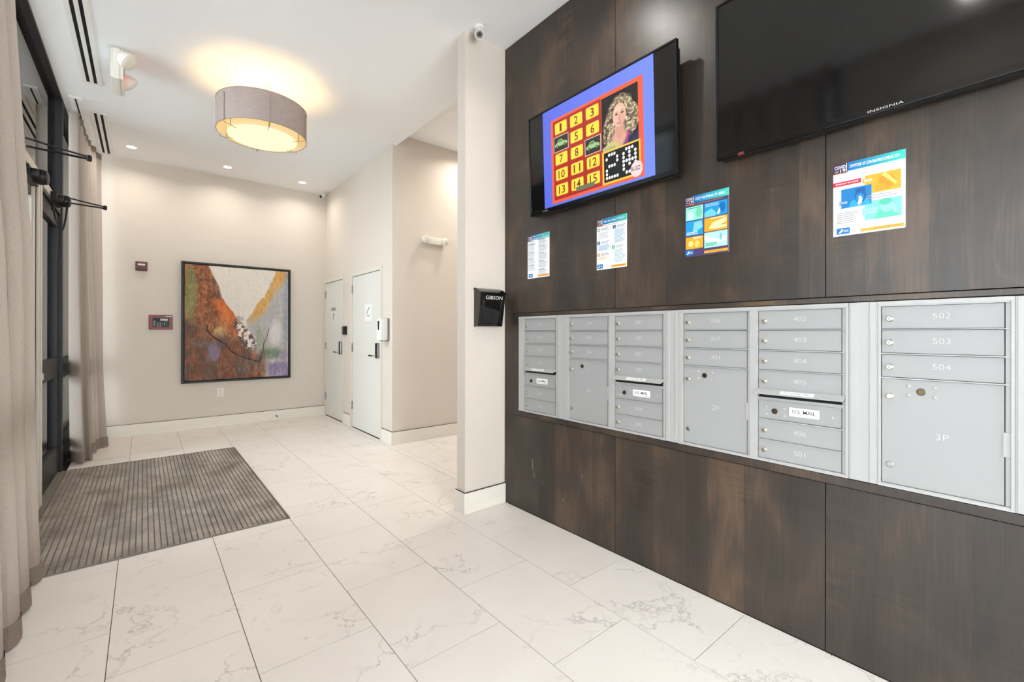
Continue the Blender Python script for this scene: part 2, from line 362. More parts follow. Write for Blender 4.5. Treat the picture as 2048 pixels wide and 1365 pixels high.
class Print:
    """flat print on a surface: coloured polygons in u (right), v (up) with thin layers"""
    def __init__(s, mapf): s.m = mapf; s.v = []; s.f = []; s.c = []; s.k = 0.0
    def poly(s, pts, rgb, layer=1, step=True):
        if step: s.k += .012; layer += s.k      # every shape a hair above the one before
        n = len(s.v); s.v += [s.m(u, v, layer) for u, v in pts]; s.f.append(tuple(range(n, n + len(pts)))); s.c.append(rgb)
    def rect(s, u0, u1, v0, v1, rgb, layer=1, step=True): s.poly([(u0, v0), (u1, v0), (u1, v1), (u0, v1)], rgb, layer, step)
    def rrect(s, u0, u1, v0, v1, r, rgb, layer=1):
        p = []
        for cx, cy, a in ((u1 - r, v1 - r, 0), (u0 + r, v1 - r, 90), (u0 + r, v0 + r, 180), (u1 - r, v0 + r, 270)):
            for k in range(5): t = math.radians(a + k * 22.5); p.append((cx + r * math.cos(t), cy + r * math.sin(t)))
        s.poly(p, rgb, layer)
    def disc(s, u, v, ru, rv, rgb, layer=1, n=20, rot=0):
        c, d = math.cos(rot), math.sin(rot)
        s.poly([(u + ru * math.cos(t) * c - rv * math.sin(t) * d, v + ru * math.cos(t) * d + rv * math.sin(t) * c) for t in [2 * math.pi * k / n for k in range(n)]], rgb, layer)
    def grad(s, u0, u1, v0, v1, ca, cb, layer=1, n=14):
        for k in range(n):
            t = k / (n - 1); s.rect(u0 + (u1 - u0) * k / n, u0 + (u1 - u0) * (k + 1) / n, v0, v1, tuple(a + (b - a) * t for a, b in zip(ca, cb)), layer + s.k, False)
    def text(s, body, u, v, w, h, rgb, layer=2, bold=0.0, slant=0.0):
        """fit the text in a box of width w and height h with lower-left corner (u, v)"""
        tv, tf, x0, x1, y0, y1 = text2d(body, bold)
        s.k += .012; layer += s.k; n = len(s.v)
        for x, y in tv:
            b = (y - y0) / (y1 - y0)
            s.v.append(s.m(u + (x - x0) / (x1 - x0) * w + slant * b * h, v + b * h, layer))
        for q in tf: s.f.append(tuple(i + n for i in q)); s.c.append(rgb)
    def lines(s, u0, u1, v0, v1, n, rgb, layer=2, fill=.4):
        for k in range(n):
            vv = v1 - (k + .5) * (v1 - v0) / n; hh = (v1 - v0) / n * fill / 2
            s.rect(u0, u0 + (u1 - u0) * (.72 + .28 * random.random()), vv - hh, vv + hh, rgb, layer + s.k, False)
    def grid(s, u0, u1, v0, v1, img, layer=1):
        """img[row from bottom, column] of sRGB colours, one cell each"""
        h, w, _ = img.shape; n = len(s.v)
        for j in range(h + 1):
            for i in range(w + 1): s.v.append(s.m(u0 + (u1 - u0) * i / w, v0 + (v1 - v0) * j / h, layer + s.k))
        for j in range(h):
            for i in range(w):
                a = n + j * (w + 1) + i; s.f.append((a, a + 1, a + w + 2, a + w + 1)); s.c.append(tuple(img[j, i]))
    def build(s, name, mat, parent, org=None):
        if org is None: org = ORG.get(parent.name, (0, 0, 0)) if parent else (0, 0, 0)
        me = bpy.data.meshes.new(name)
        me.from_pydata([(a - org[0], b - org[1], c - org[2]) for a, b, c in s.v], [], s.f)
        at = me.color_attributes.new('Col', 'FLOAT_COLOR', 'CORNER')
        buf = np.empty((len(me.loops), 4), 'f'); k = 0
        for q, c in zip(s.f, s.c):
            buf[k:k + len(q)] = lin(c) + (1,); k += len(q)
        at.data.foreach_set('color', buf.ravel())
        me.materials.append(mat)
        o = bpy.data.objects.new(name, me); COL.objects.link(o)
        if parent: o.parent = parent
        else: o.location = org
        ORG[o.name] = org
        return o
EPS = .0004
def on_x(x, yl, z):      # surface facing -x; u runs to the viewer's right (falling y)
    return lambda u, v, l: (x - EPS * l, yl - u, z + v)
def on_y(y, xl, z):      # surface facing -y
    return lambda u, v, l: (xl + u, y - EPS * l, z + v)
def on_xp(x, yl, z):     # surface facing +x; u runs with rising y
    return lambda u, v, l: (x + EPS * l, yl + u, z + v)

def vnoise(w, h, sx, sy, seed):
    r = np.random.default_rng(seed); g = r.random((int(sy) + 3, int(sx) + 3))
    X, Y = np.meshgrid(np.linspace(0, sx, w), np.linspace(0, sy, h)); xi = X.astype(int); yi = Y.astype(int)
    fx = X - xi; fy = Y - yi; fx = fx * fx * (3 - 2 * fx); fy = fy * fy * (3 - 2 * fy)
    return (g[yi, xi] * (1 - fx) + g[yi, xi + 1] * fx) * (1 - fy) + (g[yi + 1, xi] * (1 - fx) + g[yi + 1, xi + 1] * fx) * fy
def fbm(w, h, sx, sy, seed, o=4):
    a = np.zeros((h, w)); k = .5
    for i in range(o): a += k * vnoise(w, h, sx * 2 ** i, sy * 2 ** i, seed + i * 7); k *= .5
    return a / (1 - .5 ** o)

# ------------------------------------------------------------------ dimensions
W = 2.182          # wood wall face
D = 7.48           # far wall
CE = 3.54          # ceiling
X2 = 2.2555        # door wall
YC = 4.95          # corridor corner
XG = -0.60         # window wall inner face
YB = -3.5          # back of the lobby
XC = 4.6           # end of corridor
UC = 3.685         # corridor ceiling
CX, CY0, CY1 = 1.812, 2.735, 2.84   # pillar

# ------------------------------------------------------------------ structure
def struct(name, mb, mat, parent=None, org=(0, 0, 0)): return tag(mb.build(name, mat, parent, org=org), kind='structure')
wf = struct('wall_far', MB().box(-1.0, X2 + .2, D, D + .2, 0, CE + .3), M['wall'])
wd_ = struct('wall_doors', MB().box(X2, X2 + .2, 7.475, D, 0, CE + .2).box(X2, X2 + .2, 6.30, 6.585, 0, CE + .2).box(X2, X2 + .2, YC, 5.235, 0, CE + .2)
             .box(X2, X2 + .2, 6.585, 7.475, 2.165, CE + .2).box(X2, X2 + .2, 5.235, 6.30, 2.155, CE + .2).box(X2 + .16, X2 + .2, 5.236, D, 0, 2.154), M['wall'])
struct('wall_corridor', MB().box(X2 + .2, XC + .2, YC, YC + .2, 0, UC + .1).box(X2 + .001, X2 + .2, YC, YC + .2, CE + .2, UC + .1), M['wall'])
struct('wall_corridor_end', MB().box(XC, XC + .2, 2.6, YC, 0, UC + .1), M['wall'])
struct('wall_corridor_near', MB().box(W + .34, XC + .2, CY1 - .25, CY1 - .05, 0, UC + .1), M['wall'])
struct('wall_back', MB().box(-.7, W + .3, YB - .2, YB, 0, .12).box(-.7, W + .3, YB - .2, YB, 3.42, CE).box(-.7, -.5, YB - .2, YB, .12, 3.42).box(2.1, W + .3, YB - .2, YB, .12, 3.42), M['wall'])
pil = struct('wall_pillar', MB().box(CX, W + .02, CY0, CY1, 0, CE), M['wall'])
ceil = struct('ceiling', MB().box(-1.0, X2 + .049, YB - .2, D + .2, CE, CE + .12).box(X2 + .049, X2 + .2, YC + .01, D + .2, CE, CE + .12)
              .box(X2 + .0489, XC + .2, CY1 - .1, YC + .2, UC, UC + .05).box(X2 + .0489, W + .5, YB - .2, CY1 - .1, CE, CE + .12).box(X2 + .03, X2 + .049, CY1 - .1, YC, CE + .1, UC + .02), M['ceiling'])

# wood wall: backing, veneer panels, mailbox surround
wr = thing('wall_right', (W, -.4, 0), kind='structure')
MB().box(W + .03, W + .3, YB, CY1 - .001, 0, CE).build('wall_core', M['black_slot'], wr)
MB().box(W + .29, W + .34, YB, CY1 - .0005, 0, UC).build('corridor_face', M['wall'], wr)
PT = .006
seams = [2.733, 1.671, .600, -.471, -1.542, -2.613, YB]
for a, b in zip(seams, seams[1:]):
    MB().box(W, W + .028, b + .0018, a - .0018, 1.4715, CE - .001).build('panel', M['wood'], wr)
    MB().box(W, W + .028, b + .0018, a - .0018, .004, .6980).build('panel', M['wood'], wr)
MB().box(W, W + .028, 2.605, 2.7312, .6995, 1.4695).build('panel', M['wood'], wr)
MB().box(W, W + .028, -.62, YB, .6995, 1.4695).build('panel', M['wood'], wr)
MB().box(W - .007, W + .028, -.62, 2.604, 1.446, 1.4675, .0015).build('surround_rail', M['wood'], wr)
MB().box(W - .007, W + .028, -.62, 2.604, .702, .7365, .0015).build('surround_rail', M['wood'], wr)
MB().box(W - .007, W + .028, 2.561, 2.604, .7365, 1.446, .0015).build('surround_stile', M['wood'], wr)
pr = Print(on_x(W, 0, 0))
for (u, v, l, t) in ((-2.405, .33, .075, .0022), (-2.39, .27, .05, .0018), (-2.30, .245, .025, .0015), (-1.93, .36, .05, .0012), (-2.10, .19, .012, .003)):
    pr.poly([(u, v), (u + t, v), (u - .006 + t, v + l), (u - .006, v + l)], (200, 192, 180), 1)
pr.build('scuff_marks', M['print'], wr)

# baseboards
def bb(name, segs, parent=None):
    mb = MB()
    for s_ in segs: mb.box(*s_, .0025)
    o = struct(name, mb, M['baseboard'])
    for s_ in segs:
        MB().box(s_[0] + .006, s_[1] - .002, s_[2] + .006, s_[3], s_[5] - .001, s_[5] + .004).build('caulk_gap', M['grout'], o)
    return o
BH = .148
bb('baseboard_far', [(-.60, X2 - .004, D - .018, D, 0, BH)])
bb('baseboard_doors', [(X2 - .018, X2, 6.305, 6.58, 0, BH + .01), (X2 - .018, X2, YC - .018, 5.225, 0, BH + .005)])
bb('baseboard_corridor', [(X2, XC, YC - .018, YC, 0, BH)])
bb('baseboard_pillar', [(CX - .016, W - .001, CY0 - .018, CY0, 0, BH), (CX - .016, CX, CY0, CY1 + .012, 0, BH)])

# floor: grout bed and porcelain tiles laid in half bond
PX, PL, XA, J = .4564, .6853, .8006, .0030
floor = thing('floor', (0, 0, 0), kind='structure')
MB().box(XG - .1, W + .3, YB, D, -.06, -.004).box(W + .3, XC, CY1 - .1, YC, -.06, -.004).build('grout_bed', M['grout'], floor)
MATX0, MATX1, MATY0, MATY1 = -.568, .803, 3.455, 5.975
def cuts(x0, x1, y0, y1):
    """floor rectangles: lobby minus the mat well, plus the corridor"""
    out = []
    def clip(r):
        a0, a1, b0, b1 = max(x0, r[0]), min(x1, r[1]), max(y0, r[2]), min(y1, r[3])
        if a1 - a0 > .004 and b1 - b0 > .004: out.append((a0, a1, b0, b1))
    clip((-.568, W - .001, YB, MATY0 - .003)); clip((MATX1 + .002, W - .001, MATY0 - .003, MATY1 + .003)); clip((-.568, W - .001, MATY1 + .003, D))
    clip((W - .001, X2, CY1, D)); clip((X2, XC, CY1, YC))
    return out
_tile = {}
for i in range(-3, 9):
    x0, x1 = XA + i * PX, XA + (i + 1) * PX
    off = .234 if i % 2 == 0 else .577
    if x0 > XC: continue
    for k in range(-7, 12):
        y0 = off + k * PL; y1 = y0 + PL
        for a0, a1, b0, b1 in cuts(x0, x1, y0, y1):
            # merge slivers that belong to the same cut tile
            w_, h_ = round(a1 - a0 - J, 4), round(b1 - b0 - J, 4)
            if w_ < .004 or h_ < .004: continue
            key = (w_, h_)
            if key not in _tile:
                o = MB().box(-w_ / 2, w_ / 2, -h_ / 2, h_ / 2, -.008, 0).build('tile', M['marble'], floor, org=(0, 0, 0))
                _tile[key] = o.data
            else: o = inst(_tile[key], 'tile', floor, (0, 0, 0))
            o.location = ((a0 + a1) / 2, (b0 + b1) / 2, 0)
struct('trim_1', MB().box(XG - .1, -.570, YB, MATY0, -.03, .002).box(XG - .1, -.570, MATY1, D, -.03, .002), M['black_frame'])
struct('trim_2', MB().box(XG - .12, -.570, MATY0, MATY1, -.03, .004), M['rail_metal'])

# entrance mat in its well
mat_ = thing('entrance_mat', (.12, 4.7, -.004), 'grey ribbed entrance mat set into the tiled floor by the doors', 'mat')
MB().box(MATX0, MATX1, MATY0, MATY1, -.003, .0).build('base_tray', M['rail_metal'], mat_)
MB().box(MATX1 - .006, MATX1, MATY0, MATY1, 0, .008).box(MATX0, MATX1, MATY0, MATY0 + .004, 0, .008).box(MATX0, MATX1, MATY1 - .004, MATY1, 0, .008).box(MATX0, MATX0 + .004, MATY0, MATY1, 0, .008).build('edge_frame', M['rail_metal'], mat_)
NR = 44; pitch = (MATX1 - MATX0 - .014) / NR
r0 = None
for k in range(NR):
    xc = MATX0 + .006 + (k + .5) * pitch; yc = (MATY0 + MATY1) / 2
    if r0 is None:
        o = MB().box(-pitch * .40, pitch * .40, -(MATY1 - MATY0) / 2 + .006, (MATY1 - MATY0) / 2 - .006, .0, .0055, .002).build('tread_strip', M['carpet'], mat_, org=(0, 0, 0)); r0 = o.data
    else: o = inst(r0, 'tread_strip', mat_, (0, 0, 0))
    o.location = (xc - .12, yc - 4.7, .004)

# ------------------------------------------------------------------ window wall
gx0, gx1 = -.655, -.645
hd = struct('trim_3', MB().box(-.68, -.598, YB, D, 3.515, CE), M['black_frame'])
for i_, yy in enumerate((5.955, 3.40, 1.2, -1.2)):
    o = struct('trim_%d' % (4 + i_), MB().box(-.68, -.596, yy, yy + .075, 0, 3.52, .002), M['black_frame'])
struct('trim_8', MB().box(-.68, -.61, 3.47, 5.96, 2.46, 2.545, .002), M['alu_light'])       # transom bar
struct('trim_9', MB().box(-.69, -.605, 3.47, 5.96, 2.425, 2.465, .002), M['black_frame'])
def win(name, y0, y1, rails, panes, gl='glass', z0=0):
    w_ = thing(name, (-.65, (y0 + y1) / 2, z0), kind='structure')
    for (a, b) in rails: MB().box(-.675, -.615, y0, y1, a, b, .002).build('rail', M['black_frame'], w_)
    for (a, b) in panes: MB().box(gx0, gx1, y0, y1, a, b).build('pane', M[gl], w_)
    return w_
win('window_1', 6.03, D, [(0, .14), (.16, .27), (.87, 1.05)], [(.27, .87), (1.05, 3.515)])
win('window_2', 3.475, 5.955, [], [(2.545, 3.515)], z0=2.545)
win('window_3', 1.275, 3.40, [(0, .27), (.87, 1.05)], [(.27, .87), (1.05, 3.515)])
win('added_side_window', -1.125, 1.2, [(0, .12)], [(.12, 2.55)])  # unseen side window, added to let daylight in near the camera
struct('wall_left_infill', MB().box(-.75, XG, YB, -1.2, 0, 3.515).box(-.75, XG, -1.125, 1.2, 2.55, 3.515), M['wall'])  # unseen infill and header, closed up to cut near daylight and reflections
wb = thing('added_back_window', (.8, YB - .1, .12), kind='structure')  # unseen back window, added to bring daylight into the lobby
MB().box(-.5, 2.1, YB - .12, YB - .11, .12, 3.42).build('pane', M['clear_glass'], wb)
for xx in (-.5, .78, 2.04): MB().box(xx, xx + .06, YB - .16, YB - .06, .12, 3.42).build('mullion', M['black_frame'], wb)
def leaf(name, y0, y1, handle_far):
    d_ = thing(name, (-.65, (y0 + y1) / 2, .01), kind='structure')
    for (a, b) in ((.012, .26), (.91, 1.085), (2.30, 2.42)): MB().box(-.675, -.622, y0 + .06, y1 - .06, a, b, .002).build('rail', M['black_frame'], d_)
    for (a, b) in ((.26, .91), (1.085, 2.30)): MB().box(gx0, gx1, y0 + .06, y1 - .06, a, b).build('pane', M['glass'], d_)
    hs, ms = (y1 - .065, y0) if handle_far else (y0, y1 - .065)
    MB().box(-.675, -.62, hs, hs + .065, .012, 2.42, .002).build('hinge_stile', M['black_frame'], d_)
    MB().box(-.675, -.618, ms, ms + .065, .012, 2.42, .002).build('meeting_stile', M['alu_light'], d_)
    for q in (.012, .033): MB().box(-.618, -.606, ms + q, ms + q + .012, .02, 2.41, .002).build('weather_strip', M['alu_light'], d_)
    MB().box(-.64, -.60, ms + (.075 if handle_far else -.035), ms + (.10 if handle_far else -.01), .95, 1.0).build('handle_bracket', M['alu_light'], d_)
    return d_
leaf('door_3', 4.90, 5.945, True)
leaf('door_4', 3.48, 4.70, False)
struct('trim_10', MB().box(-.68, -.606, 4.705, 4.895, .005, 2.43, .002), M['black_frame'])
struct('trim_11', MB().box(-.61, -.594, 4.72, 4.77, .01, 2.43, .003).box(-.61, -.594, 4.83, 4.885, .01, 2.43, .003), M['alu_light'])

# pavement outside
struct('ground_outside', MB().box(-14, -.70, -14, 22, -.2, -.03), M['concrete'])

struct('added_wall_outside', MB().box(-12, -.75, 9.0, 9.3, -.1, 8), simple('blue_grey_backdrop', (96, 104, 110), .7, vary=.15, vscale=1.5))  # facade added outside the doors to darken the view through the glass
# door closers with their arms
def closer(name, y, tip, label, loop=False, zb=2.478, za=(2.47, 2.52)):
    t = thing(name, (-.60, y, 2.44), label, 'door closer')
    MB().box(-.612, -.57, y - .17, y + .17, zb - .033, zb + .037, .004).build('mounting_plate', M['black_plastic'], t)
    mb = MB(); mb.lathe((-.575, y, zb), (1, 0, 0), [(.050, 0), (.052, .02), (.052, .05), (.045, .068), (.03, .074)], 20); mb.box(-.60, -.535, y - .12, y + .12, zb - .026, zb + .027, .012)
    mb.build('body', M['black_plastic'], t, smooth=True)
    a = Vector((-.54 if loop else -.605, y, za[0])); b = Vector(tip)
    MB().tube([a, b], .0075, 8).build('arm', M['black_plastic'], t, smooth=True)
    a2 = Vector((-.605, y - .05, za[1])); MB().tube([a2, (a2 + b) / 2 + Vector((0, 0, .004)), b + Vector((0, 0, .014))], .0065, 8).build('arm', M['black_plastic'], t, smooth=True)
    MB().lathe(b + Vector((0, 0, -.014)), (0, 0, 1), [(.013, 0), (.015, .004), (.015, .034), (.011, .04)], 12).build('pivot', M['black_plastic'], t, smooth=True)
    if loop:
        pts = []
        for k in range(25):
            q = k / 24; ang = math.pi * q
            pts.append((-.60 + .085 * q + .0, y - .12 + .04 * math.sin(ang) + .02 * q, 2.42 - .22 * math.sin(ang) ** .8))
        MB().tube(pts, .0065, 8).build('cable_loop', M['black_plastic'], t, smooth=True)
        MB().cyl((-.60, y - .12, 2.43), (-.60, y - .12, 2.36), .0095, 10).build('cable_ferrule', M['black_plastic'], t, smooth=True)
    return t
closer('door_closer', 5.55, (-.285, 5.72, 2.497), 'black door closer with a hanging cable loop, lower arm over the mat', True)
closer('door_closer', 4.36, (-.299, 4.33, 2.545), 'black door closer nearest the close-up curtain, with long double arm', zb=2.372, za=(2.565, 2.605))

# ------------------------------------------------------------------ curtains
def catmull(p, n):
    p = [p[0]] + list(p) + [p[-1]]; out = []
    for i in range(1, len(p) - 2):
        for k in range(n):
            t = k / n; a, b, c, d = (np.array(q, float) for q in p[i - 1:i + 3])
            out.append(tuple(.5 * ((2 * b) + (-a + c) * t + (2 * a - 5 * b + 4 * c - d) * t * t + (-a + 3 * b - 3 * c + d) * t ** 3)))
    out.append(tuple(p[-2])); return out
def cloth(pathf, zs):
    mb = MB(); rows = [pathf(z) for z in zs]; n = len(rows[0])
    v = [(x, y, z) for z, r in zip(zs, rows) for x, y in r]
    f = [(j * n + i, j * n + i + 1, (j + 1) * n + i + 1, (j + 1) * n + i) for j in range(len(zs) - 1) for i in range(n - 1)]
    return mb.add(v, f)
def near_path(off=0.0):
    zq = [0, .016, .474, 1.236, 1.666, 1.918, 2.122, 2.315, 2.509, 2.696, 3.54]; yq = [3.43, 3.425, 3.31, 3.20, 3.13, 2.99, 2.92, 2.86, 2.81, 2.77, 2.70]
    def f(z):
        ye = float(np.interp(z, zq, yq)); out = []
        nf = 7; n = nf * 14
        for i in range(n + 1):
            s = i / n; ph = 2 * math.pi * (nf * s + .5 + .06 * math.sin(z * 1.3))
            wob = .007 * math.sin(5 * s * 7 + z * 1.7) + .005 * math.sin(11 * s + 2.1 * z)
            amp = .076 - .014 * z / 3.5
            sq = math.cos(ph); sq = math.copysign(abs(sq) ** .75, sq)
            out.append((-.484 - amp * sq * (1 if i > 0 else 1) + wob + off, 1.25 + (ye - 1.25) * s + .028 * math.sin(2 * ph)))
        return out
    return f
cn = thing('curtain', (-.46, 2.3, 0), 'beige linen curtain nearest the camera, filling the left edge', 'curtain')
cloth(near_path(), [.014 + (3.525 - .014) * k / 40 for k in range(41)]).build('cloth', M['curtain'], cn, smooth=True)
cloth(near_path(.003), [.012, .04, .08, .115]).build('hem', M['curtain_hem'], cn, smooth=True)
fp_b = [(-.585, 6.46), (-.575, 6.33), (-.50, 6.21), (-.462, 6.19), (-.50, 6.30), (-.47, 6.33), (-.406, 6.31), (-.43, 6.46), (-.50, 6.56), (-.40, 6.64), (-.47, 6.76), (-.378, 6.82), (-.42, 6.88), (-.306, 6.93), (-.42, 7.06), (-.34, 7.16), (-.44, 7.30), (-.37, 7.40)]
fp_t = [(-.585, 6.30), (-.575, 6.20), (-.53, 6.165), (-.495, 6.17), (-.53, 6.26), (-.51, 6.30), (-.485, 6.36), (-.53, 6.44), (-.54, 6.55), (-.485, 6.62), (-.54, 6.72), (-.48, 6.80), (-.53, 6.88), (-.47, 6.96), (-.52, 7.06), (-.44, 7.16), (-.46, 7.30), (-.405, 7.42)]
def far_path(off=0.0):
    pb, pt = np.array(catmull(fp_b, 8)), np.array(catmull(fp_t, 8))
    def f(z):
        t = (z / 3.5) ** .8; p = pb * (1 - t) + pt * t
        i = np.arange(len(p)); p = p + np.stack([.006 * np.sin(i * .35 + z * 2), .01 * np.sin(i * .22 + z * 1.4)], 1) * (1 - t)
        return [(x + off, y) for x, y in p]
    return f
cf = thing('curtain', (-.47, 6.8, 0), 'beige linen curtain hanging in the far corner beyond the glass doors', 'curtain')
cloth(far_path(), [.016 + (3.50 - .016) * k / 40 for k in range(41)]).build('cloth', M['curtain'], cf, smooth=True)
cloth(far_path(.004), [.014, .05, .09, .125]).build('hem', M['curtain_hem'], cf, smooth=True)
cloth(far_path(.003), [3.43, 3.465, 3.502]).build('header_tape', M['curtain_hem'], cf, smooth=True)
ct = thing('curtain_track', (-.5, 6.6, 3.52), 'white ceiling track above the far beige curtain', 'curtain track')
MB().box(-.545, -.455, 5.84, 7.46, 3.522, 3.5395, .002).build('rail', M['white_metal'], ct)
MB().box(-.506, -.494, 5.86, 7.45, 3.5205, 3.5235).build('slot', M['black_slot'], ct)

# ------------------------------------------------------------------ ceiling fittings
def diffuser(x0, y0, y1, label):
    t = thing('linear_air_diffuser', (x0 + .066, (y0 + y1) / 2, CE), label, 'air vent')
    for a, b in ((0, .030), (.052, .078), (.100, .132)): MB().box(x0 + a, x0 + b, y0, y1, CE - .007, CE, .0015).build('flange', M['white_metal'], t)
    for a, b in ((.030, .052), (.078, .100)): MB().box(x0 + a, x0 + b, y0 + .03, y1 - .03, CE - .003, CE - .0005).build('slot', M['black_slot'], t)
    MB().box(x0 + .030, x0 + .1, y0, y0 + .03, CE - .006, CE).build('end_cap', M['white_metal'], t)
    MB().box(x0 + .030, x0 + .1, y1 - .03, y1, CE - .006, CE).build('end_cap', M['white_metal'], t)
diffuser(-.421, 3.2, 5.45, 'white two-slot linear air vent beside the exit sign')
diffuser(-.424, 6.12, 7.47, 'white two-slot linear air vent beside the far curtain')

LENS = emit('lit_downlight_lens', (255, 246, 230), 14.0)
def downlight(x, y, z, power, label, group=None, color=(1.0, .94, .86)):
    t = thing('recessed_downlight', (x, y, z), label, 'ceiling light', group)
    MB().lathe((x, y, z), (0, 0, -1), [(.046, -.0), (.062, .0), (.062, .003), (.056, .006), (.046, .004)], 28, cap=False).build('trim_ring', M['white_metal'], t, smooth=True)
    MB().lathe((x, y, z - .001), (0, 0, -1), [(.045, 0), (.045, .002), (.02, .0035)], 24).build('lens', LENS, t)
    o = area_light('downlight_glow', (x, y, z - .012), (0, 0, 0), .085, .085, power, color, 'DISK', 150)
    return t
downlight(-.117, 7.006, CE, 3.6, 'round recessed ceiling light above the end of the far curtain')
downlight(.861, 7.028, CE, 3.6, 'round recessed ceiling light above the framed painting')
downlight(1.802, 7.043, CE, 3.6, 'round recessed ceiling light nearest the corner camera')
downlight(3.22, 4.55, UC, 8, 'round recessed light in the corridor ceiling')
downlight(3.75, 3.75, UC, 10, 'added unseen light deep in the corridor behind the pillar', None, (1, .97, .93))  # out of view, added to brighten the corridor wall
downlight(2.85, 3.35, UC, 5, 'added unseen light just behind the pillar')  # another unseen fitting, added as corridor fill
for (x, y, p) in ((1.52, 1.75, 8), (-.14, .34, 4), (.75, -1.2, 5)):  # the one at the back of the lobby is unseen, added for fill
    downlight(x, y, CE, p, {1.52: 'recessed ceiling light over the lit television', -.14: 'recessed ceiling light mirrored in the dark television', .75: 'added unseen ceiling light at the back of the lobby'}[x], None, (1.0, .965, .91))

# drum lamp
LX, LY, LR, LZ0, LZ1 = .817, 4.479, .353, 3.069, 3.323
lamp = thing('drum_lamp', (LX, LY, CE), 'round grey drum ceiling lamp glowing warm yellow over the lobby', 'ceiling lamp')
def ring(z0, z1, r0, r1, n=64):
    return MB().lathe((LX, LY, z0), (0, 0, 1), [(r0, 0), (r1, 0), (r1, z1 - z0), (r0, z1 - z0), (r0, 0)], n, cap=False)
ring(LZ0, LZ1, LR - .0015, LR).build('shade', M['shade'], lamp, smooth=True)
ring(LZ0 + .001, LZ1 - .001, LR - .004, LR - .002).build('shade_lining', M['lamp_inner'], lamp, smooth=True)
M['trim_bronze'] = simple('bronze_lamp_trim', (150, 132, 112), .4)
ring(LZ1 - .003, LZ1 + .001, LR - .003, LR + .002).build('top_rim', M['trim_bronze'], lamp, smooth=True)
ring(LZ0 - .001, LZ0 + .002, LR - .003, LR + .0015).build('bottom_rim', M['trim_bronze'], lamp, smooth=True)
M['lamp_glow'] = emit('lit_lamp_diffuser', (255, 244, 196), .92, (60, 56, 48))
M['lamp_glow_side'] = emit('lit_inner_drum', (255, 222, 160), .62, (120, 110, 90))
ring(3.052, 3.30, .2705, .274).build('inner_drum', M['lamp_glow_side'], lamp, smooth=True)
MB().lathe((LX, LY, 3.047), (0, 0, 1), [(.271, 0), (.273, .003), (.271, .006)], 64).build('bottom_diffuser', M['lamp_glow'], lamp)
for k in range(6):
    a = math.radians(k * 60 + 28); c, s_ = math.cos(a), math.sin(a)
    P = lambda r, z: (LX + r * c, LY + r * s_, z)
    mb = MB(); mb.tube([P(LR + .004, LZ1 - .03), P(LR + .004, LZ0 - .018), P(.25, LZ0 - .030)], .0028, 6); mb.tube([P(.30, LZ0 + .20), P(.30, LZ0 - .026)], .0028, 6)
    mb.build('bracket', M['trim_bronze'], lamp)
MB().box(LX + LR * math.cos(-.7) - .001, LX + LR * math.cos(-.7) + .0025, LY + LR * math.sin(-.7) - .0035, LY + LR * math.sin(-.7), LZ0, LZ1).build('fabric_seam', M['shade'], lamp)
MB().lathe((LX, LY, CE), (0, 0, -1), [(.07, 0), (.07, .02), (.06, .025)], 24).build('ceiling_canopy', M['white_metal'], lamp, smooth=True)
MB().cyl((LX, LY, CE - .02), (LX, LY, 3.06), .008, 10).build('stem', M['white_metal'], lamp)
def point(name, loc, power, color, r):
    l = bpy.data.lights.new(name, 'POINT'); l.energy = power; l.color = color; l.shadow_soft_size = r
    o = bpy.data.objects.new(name, l); COL.objects.link(o); o.location = loc; return o
for k in range(3):
    a = math.radians(k * 120 + 20); point('drum_lamp_bulb', (LX + .07 * math.cos(a), LY + .07 * math.sin(a), 3.10), 3.8, (1.0, .64, .27), .03)

# exit sign with emergency heads
ex = thing('exit_sign', (-.167, 4.77, CE), 'cream exit sign with two emergency lamp heads under the ceiling', 'exit sign')
MB().box(-.188, -.146, 4.60, 4.935, 3.285, 3.52, .006).build('housing', M['white'], ex)
MB().box(-.215, -.12, 4.68, 4.86, 3.52, CE, .004).build('canopy', M['white'], ex)
MB().box(-.200, -.188, 4.605, 4.93, 3.29, 3.515, .003).build('back_cover', M['white'], ex)
MB().box(-.146, -.136, 4.605, 4.93, 3.29, 3.515, .003).build('face_plate', M['white'], ex)
MB().box(-.138, -.126, 4.602, 4.614, 3.288, 3.517, .002).box(-.138, -.126, 4.921, 4.933, 3.288, 3.517, .002).box(-.138, -.126, 4.614, 4.921, 3.505, 3.517, .002).box(-.138, -.126, 4.614, 4.921, 3.288, 3.300, .002).build('face_rim', M['white'], ex)
M['exit_red'] = emit('lit_exit_letters', (255, 40, 30), .9, (160, 20, 20))
pe = Print(on_xp(-.136, 4.64, 3.33)); pe.text('EXIT', 0, 0, .255, .145, (255, 40, 30), 1, .03); o = pe.build('exit_letters', M['exit_red'], ex)
for yy, zz in ((4.625, 3.47), (4.905, 3.42)):
    h_ = MB().lathe((-.128, yy, zz), (.75, -.25 if yy < 4.7 else .25, -.62), [(.02, -.025), (.048, -.008), (.064, .02), (.069, .05)], 24).build('lamp_head', M['white'], ex, smooth=True)
    MB().lathe(Vector((-.128, yy, zz)) + Vector((.75, -.25 if yy < 4.7 else .25, -.62)).normalized() * .05, (.75, -.25 if yy < 4.7 else .25, -.62), [(.066, 0), (.056, .014), (.02, .024)], 24).build('lens', M['clear_lens'], h_, smooth=True)

